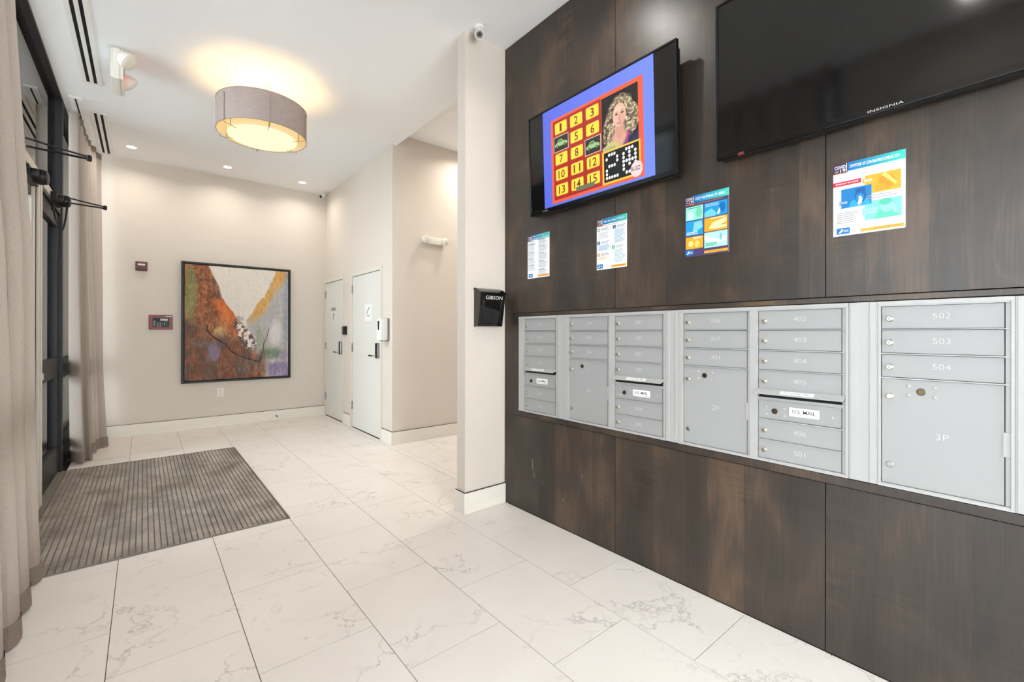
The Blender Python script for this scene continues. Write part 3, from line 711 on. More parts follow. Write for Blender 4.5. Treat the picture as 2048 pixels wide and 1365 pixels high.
# security cameras
def seccam(loc, aim, label):
    t = thing('security_camera', loc, label, 'security camera'); x, y, z = loc
    MB().lathe(loc, (0, 0, -1), [(.034, 0), (.036, .004), (.036, .016), (.026, .024)], 24).build('base', M['white_metal'], t, smooth=True)
    a = Vector(aim).normalized(); p = Vector((x, y, z - .058))
    MB().tube([(x, y, z - .02), p - a * .01], .012, 10).build('stalk', M['white_metal'], t, smooth=True)
    b_ = MB().lathe(p - a * .05, a, [(.022, 0), (.030, .008), (.032, .03), (.032, .108), (.030, .114)], 24).build('barrel', M['white_metal'], t, smooth=True)
    MB().lathe(p + a * .0645, a, [(.0255, 0), (.0255, .0006), (.012, .001)], 24).build('lens', M['black_gloss'], b_)
    bz = a.orthogonal().normalized(); cz = a.cross(bz)
    mb = MB()
    for k in range(12):
        an = 2 * math.pi * k / 12; mb.lathe(p + a * .065 + (bz * math.cos(an) + cz * math.sin(an)) * .019, a, [(.0032, 0), (.0032, .001)], 6)
    tag(mb.build('infrared_leds', M['clear_lens'], b_), kind='stuff')
    return t
seccam((1.868, 2.645, CE), (-.42, -.75, -.55), 'white bullet security camera above the pillar')
seccam((2.165, 7.30, CE), (-.60, -.55, -.55), 'white bullet security camera in the far ceiling corner')

# ------------------------------------------------------------------ far wall
pt_ = thing('framed_painting', (1.06, D, .63), 'large abstract painting of rust and ochre slopes in a black frame', 'painting')
px0, px1, pz0, pz1 = .388, 1.735, .632, 2.284
fw = .026
for nm, q in (('frame_rail', (px0, px1, D - .052, D - .002, pz1 - fw, pz1)), ('frame_rail', (px0, px1, D - .052, D - .002, pz0, pz0 + fw)),
              ('frame_stile', (px0, px0 + fw, D - .052, D - .002, pz0 + fw, pz1 - fw)), ('frame_stile', (px1 - fw, px1, D - .052, D - .002, pz0 + fw, pz1 - fw))):
    MB().box(*q, .0015).build(nm, M['black_frame'], pt_)
MB().box(px0 + fw, px1 - fw, D - .012, D - .002, pz0 + fw, pz1 - fw).build('backing', M['black_slot'], pt_)
ca = (px0 + fw + .009, px1 - fw - .009, pz0 + fw + .009, pz1 - fw - .009)
MB().box(ca[0], ca[1], D - .045, D - .012, ca[2], ca[3]).build('canvas_body', M['paper'], pt_)
def painting_img(w, h):
    U, V = np.meshgrid(np.linspace(0, 1, w), np.linspace(0, 1, h))
    n1 = fbm(w, h, 6, 4, 1, 5); n2 = fbm(w, h, 22, 5, 2, 4); n3 = fbm(w, h, 12, 12, 3, 4); n4 = fbm(w, h, 30, 30, 5, 3); n5 = fbm(w, h, 40, 8, 9, 3)
    jit = (n3 - .5) * .06
    bl = np.interp(1 - V, [0, .18, .28, .4, .46, .5, 1], [.205, .30, .325, .43, .465, .52, .70]) + jit * .6
    br = np.interp(1 - V, [0, .03, .14, .28, .41, .47, .6, 1], [.875, .865, .82, .71, .63, .575, .60, .74]) + jit * .8
    C = lambda *c: np.array(c, float)
    img = np.zeros((h, w, 3))
    def lay(mask, col): img[:] = img * (1 - mask[..., None]) + np.asarray(col) * mask[..., None]
    def sm(a, b, x): t = np.clip((x - a) / (b - a), 0, 1); return t * t * (3 - 2 * t)
    def blob(u, v, ru, rv, soft=.6, k=.5): d = ((U - u) / ru) ** 2 + ((V - v) / rv) ** 2; return np.clip(1.25 - d + (n3 - .5) * 2 * k + (n2 - .5) * 1.2, 0, 1) * soft
    lay(np.ones((h, w)), C(226, 217, 205)); lay(sm(.55, .8, n5) * .3, C(212, 196, 166)); lay(sm(.5, .7, n1) * .4, C(218, 210, 202))
    L = sm(.012, -.012, U - bl)
    lay(L, C(140, 84, 50)); lay(L * sm(.45, .62, n1) * .8, C(104, 66, 52)); lay(L * sm(.48, .62, n2) * .7, C(170, 100, 56)); n7 = fbm(w, h, 14, 10, 51, 6); n8 = fbm(w, h, 60, 24, 53, 4); lay(L * sm(.5, .72, n7) * .55, C(188, 140, 96)); lay(L * sm(.5, .66, n5) * .45, C(150, 76, 46)); lay(L * sm(.52, .7, n8) * .5, C(92, 62, 50)); lay(L * sm(.56, .7, fbm(w, h, 70, 50, 57, 3)) * .45, C(206, 166, 120))
    lay(L * blob(.05, .72, .055, .32, .75), C(138, 142, 84)); lay(L * blob(.06, .9, .05, .08, .5), C(110, 112, 76)); lay(L * blob(.04, .45, .09, .05, .8), C(74, 88, 92))
    org = sm(.13, .02, np.abs(U - (bl - .05))) * sm(.75, .66, V) * sm(.32, .42, V); lay(L * np.clip(org + (n3 - .5) * .8, 0, 1) * sm(.2, .4, org), C(212, 108, 48)); lay(L * blob(.36, .52, .05, .1, .5), C(226, 146, 80)); lay(L * org * sm(.52, .66, n8) * .6, C(150, 78, 44))
    lay(blob(.3, .41, .05, .05, .7), C(216, 188, 130))
    Rm = sm(-.012, .012, U - br); lay(Rm, C(178, 174, 174)); lay(Rm * sm(.5, .65, n2) * .5, C(152, 154, 164)); lay(Rm * sm(.52, .64, n5) * .35, C(196, 184, 158))
    och = sm(.17, .03, U - br) * sm(.42, .62, V); lay(Rm * np.clip(och + (n3 - .5) * .5, 0, 1) * sm(.1, .3, och), C(216, 162, 84)); lay(Rm * blob(.93, .95, .05, .08, .6), C(208, 150, 70))
    lay(blob(.98, .7, .04, .4, .5), C(142, 146, 160)); lay(Rm * blob(.86, .42, .075, .14, .95, .3), C(214, 207, 204)); lay(blob(.83, .22, .12, .055, .8), C(112, 132, 106)); lay(blob(.71, .34, .07, .12, .6), C(152, 158, 134))
    low = sm(.52, .36, V + (U - .1) * .35 + (n1 - .5) * .2) * sm(.80, .68, U); lay(low * .75, C(116, 74, 56)); lay(low * sm(.5, .64, n3) * .7, C(92, 82, 70)); lay(low * sm(.55, .7, n2) * .6, C(140, 78, 56))
    lay(blob(.58, .12, .14, .1, .7), C(104, 90, 88)); lay(blob(.25, .24, .07, .09, .85), C(134, 122, 156) * 1.0); lay(blob(.17, .31, .12, .03, .45), C(112, 110, 116)); lay(blob(.33, .3, .03, .02, .5), C(128, 116, 150)); lay(low * sm(.5, .66, n8) * .55, C(150, 112, 88)); lay(low * sm(.54, .68, n7) * .5, C(80, 60, 54))
    pur = sm(.775, .80, U) * sm(.15, .125, V + jit); lay(pur, C(140, 126, 156)); lay(pur * sm(.46, .66, n8) * .7, C(172, 160, 180)); lay(blob(.95, .2, .06, .06, .5), C(128, 112, 150))
    fl = np.clip(1.2 - ((U - .56 + (V - .37) * -.0 + (V - .37) * .62) / .085) ** 2 - ((V - .38) / .16) ** 2, 0, 1); n6 = fbm(w, h, 34, 34, 61, 3); lay(sm(.15, .6, fl) * .55, C(126, 106, 100)); lay(sm(.2, .6, fl + (n3 - .5)) * sm(.44, .52, n6) * .95, C(234, 226, 221)); lay(sm(.2, .5, fl) * sm(.60, .66, n4), C(96, 78, 74))
    lay(blob(.49, .54, .05, .03, .6), C(122, 112, 108)); lay(blob(.66, .06, .02, .06, .8) * sm(.4, .6, n4), C(206, 132, 70)); lay(blob(.73, .07, .03, .07, .7) * sm(.45, .6, n4), C(196, 122, 66)); lay(blob(.64, .2, .03, .05, .6), C(160, 92, 62))
    def line(pts, t0, t1, col):
        for (a, b), k in zip(zip(pts, pts[1:]), np.linspace(0, 1, len(pts) - 1)):
            a = np.array(a); b = np.array(b); d = b - a; tt = np.clip(((U - a[0]) * d[0] + (V - a[1]) * d[1]) / (d @ d), 0, 1)
            dist = np.hypot(U - a[0] - d[0] * tt, (V - a[1] - d[1] * tt) * 1.22) + (n4 - .5) * .006
            lay(sm(1.25, .6, dist / (t0 + (t1 - t0) * k)), col)
    line([(.2, .47), (.19, .44), (.24, .385), (.33, .325), (.37, .31), (.42, .245), (.5, .20), (.6, .17), (.7, .14)], .0072, .005, C(44, 36, 32))
    line([(.7, .14), (.715, .20), (.735, .25), (.74, .31), (.775, .37), (.80, .46)], .0055, .003, C(58, 50, 46))
    line([(.19, .44), (.21, .50), (.24, .56), (.23, .60)], .004, .002, C(70, 44, 36))
    img *= (1 + (fbm(w, h, 110, 40, 20, 2)[..., None] - .5) * (.05 + .42 * np.clip(1.2 - img.mean(2) / 190, 0, 1))[..., None])
    g_ = img.mean(2, keepdims=True); img = g_ + (img - g_) * .95
    return np.clip(img, 0, 255)
pc = Print(on_y(D - .045, ca[0], ca[2])); pc.grid(0, ca[1] - ca[0], 0, ca[3] - ca[2], painting_img(270, 330), 1)
pc.build('painted_surface', M['canvas'], pt_)

st = thing('fire_alarm_strobe', (-.025, D, 2.17), 'small dark red fire alarm strobe above the red keypad panel', 'fire alarm')
MB().box(-.085, .035, D - .012, D, 2.115, 2.235, .004).build('mounting_plate', M['maroon_plastic'], st)
MB().prism([(-.078, 2.125), (.028, 2.125), (.031, 2.175), (.028, 2.226), (-.078, 2.226), (-.081, 2.175)], 'y', D - .038, D - .012).build('housing', M['maroon_plastic'], st)
MB().box(-.062, .012, D - .047, D - .037, 2.183, 2.205, .003).build('strobe_lens', M['clear_lens'], st)
MB().box(-.07, .02, D - .0395, D - .037, 2.135, 2.142).build('horn_slot', M['black_slot'], st)
an = thing('fire_alarm_keypad', (.172, D, 1.36), 'red framed fire alarm keypad panel left of the painting', 'keypad panel')
MB().box(.05, .297, D - .022, D, 1.36, 1.55, .006).build('frame', M['red_plastic'], an)
MB().box(.088, .259, D - .025, D - .0215, 1.393, 1.515, .001).build('face', M['black_plastic'], an)
MB().box(.166, .246, D - .027, D - .0245, 1.476, 1.503, .001).build('display', M['lcd'], an)
MB().box(.225, .286, D - .0235, D - .0215, 1.530, 1.540, .0005).build('name_plate', M['paper'], an)
k_ = None
keys = [(x, z) for x in (.137, .154, .171) for z in (1.402, 1.418, 1.434, 1.450)] + [(.191, 1.434), (.21, 1.434), (.229, 1.434), (.21, 1.45), (.21, 1.418), (.229, 1.462)] + [(.107, 1.468), (.107, 1.444), (.107, 1.418)]
for x, z in keys:
    b_ = .009 if x < .11 else .004
    MB().box(x - b_, x + b_, D - .0275, D - .0245, z - .003, z + .003, .0006).build('key', M['white'], an)
ol = thing('wall_outlet', (.836, D, .42), 'white electrical outlet on the wall below the painting', 'outlet')
MB().box(.794, .876, D - .006, D, .418, .542, .002).build('cover_plate', M['white'], ol)
for zc in (.455, .505):
    r_ = MB().lathe((.835, D - .006, zc), (0, -1, 0), [(.021, 0), (.021, .003)], 20).build('socket', M['white'], ol)
    for dx in (-.007, .007): MB().box(.835 + dx - .0015, .835 + dx + .0015, D - .0102, D - .009, zc, zc + .01).build('slot', M['black_slot'], r_)
    MB().lathe((.835, D - .0092, zc - .01), (0, -1, 0), [(.003, 0), (.003, .001)], 8).build('slot', M['black_slot'], r_)
ds = thing('door_stop', (1.545, D - .02, .06), 'small dark door stop on the far baseboard', 'door stop')
MB().lathe((1.545, D - .018, .065), (0, -1, 0), [(.012, 0), (.012, .004), (.006, .006), (.006, .05), (.011, .052), (.011, .07)], 12).build('post', M['grey_plastic'], ds, smooth=True)

# ------------------------------------------------------------------ doors in the right-hand recess
def hdoor(name, y0, y1, zt, latch):
    """y0 near side (latch), y1 far side (hinges)"""
    t = thing(name, (X2, (y0 + y1) / 2, 0), kind='structure')
    MB().box(X2 - .012, X2 + .15, y1 - .042, y1, 0, zt, .002).build('jamb', M['frame_paint'], t)
    MB().box(X2 - .012, X2 + .15, y0, y0 + .042, 0, zt, .002).build('jamb', M['frame_paint'], t)
    MB().box(X2 - .012, X2 + .15, y0 + .042, y1 - .042, zt - .05, zt, .002).build('frame_head', M['frame_paint'], t)
    lf = MB().box(X2 + .002, X2 + .045, y0 + .045, y1 - .045, .012, zt - .056, .001).build('leaf', M['door_paint'], t)
    MB().box(X2 + .05, X2 + .06, y0 + .042, y1 - .042, 0, zt - .05).build('stop', M['black_slot'], t)
    for zc in (.31, 1.115, 1.93):
        h_ = MB().lathe((X2 - .006, y1 - .043, zc - .058), (0, 0, 1), [(.008, 0), (.008, .116)], 10).build('hinge', M['steel'], t, smooth=True)
        MB().box(X2 - .001, X2 + .003, y1 - .068, y1 - .045, zc - .055, zc + .055).build('hinge_plate', M['steel'], h_)
        for q in (-.03, 0, .03): MB().box(X2 - .0145, X2 - .0135, y1 - .05, y1 - .036, zc + q - .001, zc + q + .001).build('knuckle_line', M['black_slot'], h_)
    yl = y0 + .045 + .07
    ls = MB().box(X2 - .030, X2 + .003, yl - .032, yl + .032, 1.0, 1.195, .014).build('lock_body', M['steel'], t, smooth=True)
    MB().box(X2 - .0335, X2 - .026, yl - .024, yl + .024, 1.005, 1.19, .003).build('lock_face', M['black_plastic'], ls)
    MB().tube([(X2 - .03, yl, 1.035), (X2 - .068, yl, 1.035), (X2 - .072, yl + .02, 1.035)], .009, 10).build('lever_neck', M['chrome'], ls, smooth=True)
    MB().box(X2 - .080, X2 - .064, yl + .012, yl + .135, 1.026, 1.044, .005).build('lever', M['black_plastic'], ls, smooth=True)
    MB().box(X2 - .002, X2 + .003, y0 + .046, y0 + .05, .98, 1.1).build('latch_plate', M['steel'], ls)
    return t
hdoor('door_1', 6.587, 7.473, 2.163, 0)
hdoor('door_2', 5.237, 6.298, 2.153, 0)

def notice(name, yl, yr, z0, z1, label, cat, fn, mat='print', x=X2 + .002):
    t = thing(name, (x, (yl + yr) / 2, z0), label, cat)
    MB().box(x - .0016, x, yr, yl, z0, z1).build('sheet', M['paper'], t)
    p = Print(on_x(x - .0016, yl, z0)); fn(p, yl - yr, z1 - z0); p.build('print', M[mat], t); return t
def s_plate(p, w, h): p.rect(0, w, 0, h, (186, 182, 172)); p.rect(w * .1, w * .9, h * .3, h * .7, (150, 148, 142), 2); p.lines(w * .16, w * .84, h * .38, h * .62, 1, (96, 94, 90), 3)
notice('door_placard', 7.17, 6.95, 1.655, 1.715, 'small grey placard above the paper notice on the corner door', 'sign', s_plate)
def s_fire(p, w, h):
    p.rect(0, w, 0, h, (228, 225, 220)); p.poly([(w * .5, h * .88), (w * .60, h * .72), (w * .62, h * .58), (w * .56, h * .5), (w * .46, h * .5), (w * .39, h * .6), (w * .44, h * .72)], (92, 84, 80), 2)
    p.lines(w * .2, w * .85, h * .32, h * .44, 1, (96, 92, 90), 2); p.lines(w * .34, w * .7, h * .14, h * .26, 1, (96, 92, 90), 2)
notice('door_notice', 7.16, 6.945, 1.50, 1.65, 'white paper notice with a dark drop icon on the corner door', 'sign', s_fire)
def s_stair(p, w, h):
    p.rect(0, w, 0, h, (236, 235, 231))
    for k in range(6):
        u = w * (.24 + k * .075); v = h * (.44 + k * .065); p.rect(u, u + w * .13, v, v + h * .05, (64, 64, 64), 2)
    p.text('STAIRS', w * .2, h * .26, w * .6, h * .09, (80, 80, 80), 2, .01)
notice('stairs_sign', 5.79, 5.575, 1.475, 1.70, 'white sign with a stair pictogram on the door nearer the corridor', 'sign', s_stair)
cr_ = thing('card_reader', (X2, 6.52, 1.30), 'small black card reader between the two pale doors', 'card reader')
MB().box(X2 - .035, X2, 6.46, 6.585, 1.295, 1.415, .006).build('housing', M['black_plastic'], cr_)
MB().box(X2 - .0375, X2 - .034, 6.53, 6.58, 1.305, 1.405, .002).build('face_plate', M['grey_plastic'], cr_)
MB().lathe((X2 - .0375, 6.555, 1.375), (-1, 0, 0), [(.012, 0), (.01, .003)], 14).build('sensor', M['black_gloss'], cr_)
sd = thing('hand_sanitizer_dispenser', (X2, 5.08, 1.22), 'white wall hand sanitizer dispenser beside the stair door', 'dispenser')
MB().box(X2 - .022, X2, 5.022, 5.165, 1.235, 1.495, .008).build('back_plate', M['grey_plastic'], sd)
MB().box(X2 - .108, X2 - .02, 5.025, 5.16, 1.232, 1.49, .014).build('cover', M['white_metal'], sd, smooth=True)
MB().prism([(5.118, 1.462), (5.068, 1.462), (5.076, 1.36), (5.083, 1.353), (5.103, 1.353), (5.11, 1.36)], 'x', X2 - .1095, X2 - .106).build('sight_window', M['black_plastic'], sd)
MB().lathe((X2 - .07, 5.093, 1.232), (0, 0, -1), [(.016, 0), (.012, .012)], 14).build('nozzle', M['grey_plastic'], sd)
MB().box(X2 - .115, X2, 5.03, 5.155, 1.205, 1.212, .002).build('drip_tray', M['white_metal'], sd)

em = thing('emergency_light', (2.80, YC, 2.44), 'white twin-head emergency light on the corridor wall', 'emergency light')
MB().box(2.695, 2.905, YC - .06, YC, 2.425, 2.505, .01).build('housing', M['white'], em, smooth=True)
for xx, ax in ((2.668, (-.5, -.8, -.15)), (2.93, (.55, -.75, -.1))):
    h_ = MB().lathe((xx, YC - .055, 2.472), ax, [(.02, -.04), (.043, -.015), (.046, .02), (.044, .03)], 24).build('lamp_head', M['white'], em, smooth=True)
    MB().lathe(Vector((xx, YC - .055, 2.472)) + Vector(ax).normalized() * .03, ax, [(.042, 0), (.034, .008), (.01, .013)], 24).build('lens', M['clear_lens'], h_, smooth=True)

# black key-drop box on the pillar
kb = thing('drop_box', (2.0, CY0, 1.366), 'black curved metal drop box lettered on its front, on the pillar', 'mailbox')
kx0, kx1 = 1.890, 2.118
prof = [(0, 1.366), (-.050, 1.370), (-.062, 1.44), (-.073, 1.50), (-.082, 1.56), (-.086, 1.612), (0, 1.640)]
MB().prism([(CY0 + a, b) for a, b in prof], 'x', kx0, kx1).build('body', M['black_gloss'], kb)
lid = [(0, 1.640), (-.050, 1.628), (-.092, 1.606), (-.096, 1.610), (-.088, 1.622), (-.055, 1.643), (-.02, 1.656), (0, 1.658)]
MB().prism([(CY0 + a, b) for a, b in lid], 'x', kx0 - .004, kx1 + .006).build('lid', M['black_gloss'], kb)
def kf(u, z, o):   # point on the curved front
    zs = [1.370, 1.44, 1.50, 1.56, 1.612]; ys = [-.050, -.062, -.073, -.082, -.086]
    return (u, CY0 + float(np.interp(z, zs, ys)) - o, z)
mb = MB()
for a, b in (((1.925, 1.39), (1.925, 1.565)), ((2.085, 1.39), (2.085, 1.565)), ((1.925, 1.39), (2.085, 1.39))):
    mb.tube([kf(a[0] + (b[0] - a[0]) * t, a[1] + (b[1] - a[1]) * t, .001) for t in np.linspace(0, 1, 8)], .004, 6)
mb.build('front_moulding', M['black_gloss'], kb, smooth=True)
pk = Print(lambda u, v, l: kf(1.938 + u, 1.570 + v, .0006 * l + .0004)); pk.text('GIBSON', 0, 0, .155, .026, (226, 222, 214), 1, .0); pk.build('lettering', M['print'], kb)

# ------------------------------------------------------------------ mailboxes
DY, HY = .318, .013      # door width, hinge strip
ROWS = [(1.338, 1.423), (1.246, 1.334), (1.155, 1.241), (1.064, 1.151), (.933, 1.017), (.841, .928), (.753, .838)]
def lock(p, r, parent, name='lock', m='nickel_warm'):
    o = MB().lathe(p, (-1, 0, 0), [(r * 1.08, 0), (r * 1.08, .003), (r * .92, .005), (r * .92, .011), (r * .7, .013)], 18).build(name, M[m], parent, smooth=True)
    return o
def number(txt, yc, zc, parent, h=.0215, x=W - .0005):
    tv, tf, x0, x1, y0, y1 = text2d(txt, -.022)
    w_ = h * (x1 - x0) / (y1 - y0) * 1.12
    mb = MB(); mb.add([(x - .0004, yc + w_ / 2 - (a - x0) / (x1 - x0) * w_, zc - h / 2 + (b - y0) / (y1 - y0) * h) for a, b in tv], tf); mb.build('number', M['engraved'], parent)
def small_door(u, yl, z0, z1, txt):
    d_ = MB().box(W, W + .012, yl - DY + .0012, yl - .0012, z0 + .001, z1 - .001, .0008).build('compartment_door', M['alu_box'], u)
    zc = (z0 + z1) / 2
    lk = lock((W, yl - .0245, zc - .004), .0108, d_)
    MB().box(W - .0137, W - .0129, yl - .0255, yl - .0235, zc - .010, zc + .002).build('keyway', M['black_slot'], d_)
    number(txt, yl - .167, zc + .003, d_, .020)
def parcel_door(u, yl, txt):
    z0, z1 = .753, 1.150
    d_ = MB().box(W, W + .012, yl - DY + .0012, yl - .0012, z0 + .001, z1 - .001, .0008).build('parcel_door', M['alu_box'], u)
    lock((W, yl - .025, 1.084), .0108, d_)
    MB().lathe((W, yl - .025, .825), (-1, 0, 0), [(.0115, 0), (.0115, .002), (.009, .004)], 18).build('plug', M['steel'], d_, smooth=True)
    MB().lathe((W, yl - .113, 1.107), (-1, 0, 0), [(.0125, 0), (.0125, .003), (.0105, .0045), (.0105, .002), (.004, .002)], 18).build('key_lock', M['brass_dark'], d_, smooth=True)
    for a, b in ((.078, 1.125), (.150, 1.124), (.078, 1.091), (.150, 1.090)): MB().lathe((W, yl - a, b), (-1, 0, 0), [(.0065, 0), (.0058, .002), (.003, .0034)], 12).build('rivet', M['alu_frame'], d_, smooth=True)
    number(txt, yl - .169, .951, d_)
    MB().box(W - .003, W + .002, yl - DY - HY - .002, yl - DY + .004, .915, .995, .0008).build('hinge_tab', M['alu_frame'], u)
def mail_slot(u, yl):
    # hooded outgoing mail slot
    y0, y1 = yl - .330, yl + .002
    f_ = MB().prism([(W, 1.068), (W - .008, 1.069), (W - .040, 1.050), (W - .040, 1.047), (W - .006, 1.060), (W, 1.060)], 'y', y0, y1)
    o = f_.build('outgoing_mail_hood', M['alu_frame'], u)
    p = Print(lambda a, b, l: (W - .038 + b * .030 / .0365 - .0004 * l * .5, yl - a, 1.0512 + b * .0182 / .0365 + .0004 * l * .8)); p.rect(.10, .228, .004, .026, (244, 243, 240), 1); p.text('OUTGOING MAIL', .112, .009, .104, .013, (90, 90, 90), 2); p.build('hood_label', M['print'], o)
    MB().box(W + .0015, W + .006, yl - .305, yl - .018, 1.028, 1.06).build('mail_slot', M['black_slot'], u)
    MB().box(W - .002, W + .012, yl - DY - HY, yl, 1.020, 1.030, .0008).build('slot_rail', M['alu_frame'], u)
    z0, z1 = ROWS[4]
    d_ = MB().box(W, W + .012, yl - DY + .0012, yl - .0012, z0 + .001, z1 - .001, .0008).build('collection_door', M['alu_box'], u)
    MB().lathe((W, yl - .069, .971), (-1, 0, 0), [(.0125, 0), (.0125, .003), (.0105, .0045), (.0105, .002), (.004, .002)], 18).build('key_lock', M['brass_dark'], d_, smooth=True)
    for a, b in ((.033, .987), (.106, .988), (.033, .954), (.106, .955), (.286, .973)): MB().lathe((W, yl - a, b), (-1, 0, 0), [(.0065, 0), (.0058, .002), (.003, .0034)], 12).build('rivet', M['alu_frame'], d_, smooth=True)
    p = Print(on_x(W, yl, .956)); p.rect(.125, .243, 0, .042, (120, 118, 114), 1); p.rect(.1265, .2415, .0015, .0405, (240, 238, 234), 2); p.text('U.S. MAIL', .140, .0155, .086, .0155, (36, 36, 38), 3, .012); p.text('APPROVED BY THE POSTMASTER GENERAL', .131, .0065, .105, .0042, (110, 108, 106), 3); p.build('mail_label', M['print'], d_)
def column(u, yl, kind, nums):
    yr = yl - DY - HY
    # face rails and hinge strip
    if kind == 'slot':
        rails = [(1.423, 1.4275), (1.335, 1.3375), (1.2418, 1.2455), (1.1515, 1.1545), (1.0605, 1.0635), (1.0175, 1.0205), (.9287, .9325), (.8385, .8405), (.7485, .7525)]
        for (z0, z1), n_ in zip([ROWS[i] for i in (0, 1, 2, 3, 5, 6)], nums): small_door(u, yl, z0, z1, n_)
        mail_slot(u, yl)
    else:
        rails = [(1.423, 1.4275), (1.335, 1.3375), (1.2418, 1.2455), (1.1505, 1.1545), (.7485, .7525)]
        for (z0, z1), n_ in zip(ROWS[:3], nums): small_door(u, yl, z0, z1, n_)
        parcel_door(u, yl, nums[3])
    for a, b in rails: MB().box(W - .008, W + .010, yr, yl + .001, a, b).build('face_rail', M['alu_frame'], u)
    MB().box(W + .0015, W + .012, yr, yl - DY - .0012, .753, 1.423).build('hinge_strip', M['alu_frame'], u)
def unit(name, y1, y0, cols, label):
    """outer edges y1 (left) to y0 (right); cols: list of (left y, kind, numbers)"""
    u = thing(name, (W, (y0 + y1) / 2, .74), label, 'mailbox')
    MB().box(W + .014, W + .028, y0, y1, .74, 1.443).build('back_box', M['tv_back'], u)
    lefts = [c[0] for c in cols]; rights = [c[0] - DY - HY for c in cols]
    edges = [(y1, lefts[0] + .001)] + [(rights[i] - .0005, lefts[i + 1] + .001) for i in range(len(cols) - 1)] + [(rights[-1] - .0005, y0)]
    for a, b in edges: MB().box(W - .008, W + .014, b, a, .7395, 1.4425, .001).build('frame_stile', M['alu_frame'], u)
    MB().box(W - .010, W + .014, y0, y1, 1.4275, 1.4425, .001).build('frame_rail', M['alu_frame'], u)
    MB().box(W - .010, W + .014, y0, y1, .7395, .7485, .001).build('frame_rail', M['alu_frame'], u)
    for c in cols: column(u, *c)
    return u
unit('mailbox_unit', 2.556, 2.1475, [(2.492, 'slot', ['101', '102', '103', '201', '202', '203'])], 'single-column silver mailbox bank nearest the pillar')
unit('mailbox_unit', 2.0795, 1.3335, [(2.044, 'parcel', ['204', '205', '206', '1P']), (1.672, 'slot', ['207', '301', '302', '303', '304', '305'])], 'two-column silver mailbox bank with parcel door 1P')
unit('mailbox_unit', 1.2545, .5205, [(1.230, 'parcel', ['306', '307', '401', '2P']), (.862, 'slot', ['402', '403', '404', '405', '406', '501'])], 'two-column silver mailbox bank with parcel door 2P')
unit('mailbox_unit', .4275, .078, [(.418, 'parcel', ['502', '503', '504', '3P'])], 'silver mailbox bank with parcel door 3P at the right edge')
for i_, (a, b) in enumerate(((2.147, 2.080), (1.333, 1.255), (.520, .428), (.0775, -.62))):
    o = thing('trim_%d' % (12 + i_), (W, (a + b) / 2, .74), kind='structure')
    h_ = (a - b) / 3 if i_ < 3 else .035
    MB().box(W - .006, W + .02, b, a, .7395, 1.4425, .001).build('filler', M['alu_frame'], o)
    MB().box(W - .009, W - .005, a - h_, a - .006, .7405, 1.4415, .0008).build('filler_bead', M['alu_frame'], o)
    MB().box(W - .009, W - .005, b + .006, b + h_ * .8, .7405, 1.4415, .0008).build('filler_bead', M['alu_frame'], o)

# ------------------------------------------------------------------ posters on the wood wall
TEAL, BLUE, NAVY, ORANGE, MINT, WHITE = (64, 206, 186), (22, 116, 184), (58, 44, 84), (250, 166, 34), (122, 228, 194), (248, 248, 248)
def head(p, w, h, title, two=None, paper=NAVY):
    hh = h * .105
    p.rect(0, w * .215, h - hh * 1.22, h, (62, 46, 80), 1); p.text('COVID', w * .02, h - hh * .66, w * .165, hh * .46, WHITE, 2, .02); p.text('19', w * .105, h - hh * 1.14, w * .08, hh * .44, WHITE, 2, .02)
    p.lines(w * .02, w * .1, h - hh * 1.1, h - hh * .8, 2, (200, 190, 210), 2); p.rect(0, w * .215, h - hh * 1.30, h - hh * 1.22, (236, 140, 60), 1)
    p.rect(w * .195, w * .205, h - hh * 1.15, h - hh * .05, WHITE, 3)
    p.grad(w * .215, w, h - hh * 1.12, h, BLUE, TEAL, 1)
    if two: p.text(title, w * .24, h - hh * .50, w * .55, hh * .34, WHITE, 2, .015); p.text(two, w * .24, h - hh * .98, w * .72, hh * .34, WHITE, 2, .015)
    else: p.text(title, w * .245, h - hh * .78, w * .68, hh * .40, WHITE, 2, .03)
def cdc(p, w, h, u=.05):
    p.rrect(w * u, w * (u + .2), h * .022, h * .108, w * .02, (26, 112, 184), 2); p.poly([(w * (u + .03), h * .04), (w * (u + .07), h * .04), (w * (u + .10), h * .075), (w * (u + .085), h * .098), (w * (u + .06), h * .07)], WHITE, 3); p.text('CDC', w * (u + .105), h * .05, w * .075, h * .03, WHITE, 3, .02)
def bar(p, w, h, txt, a=.42):
    p.rect(w * a, w * .985, h * .022, h * .064, (246, 168, 50), 2)
    if txt: p.text(txt, w * (a + .18), h * .035, w * .36, h * .02, (90, 60, 20), 3)
    else: p.lines(w * (a + .1), w * .95, h * .034, h * .052, 1, (160, 110, 50), 3)
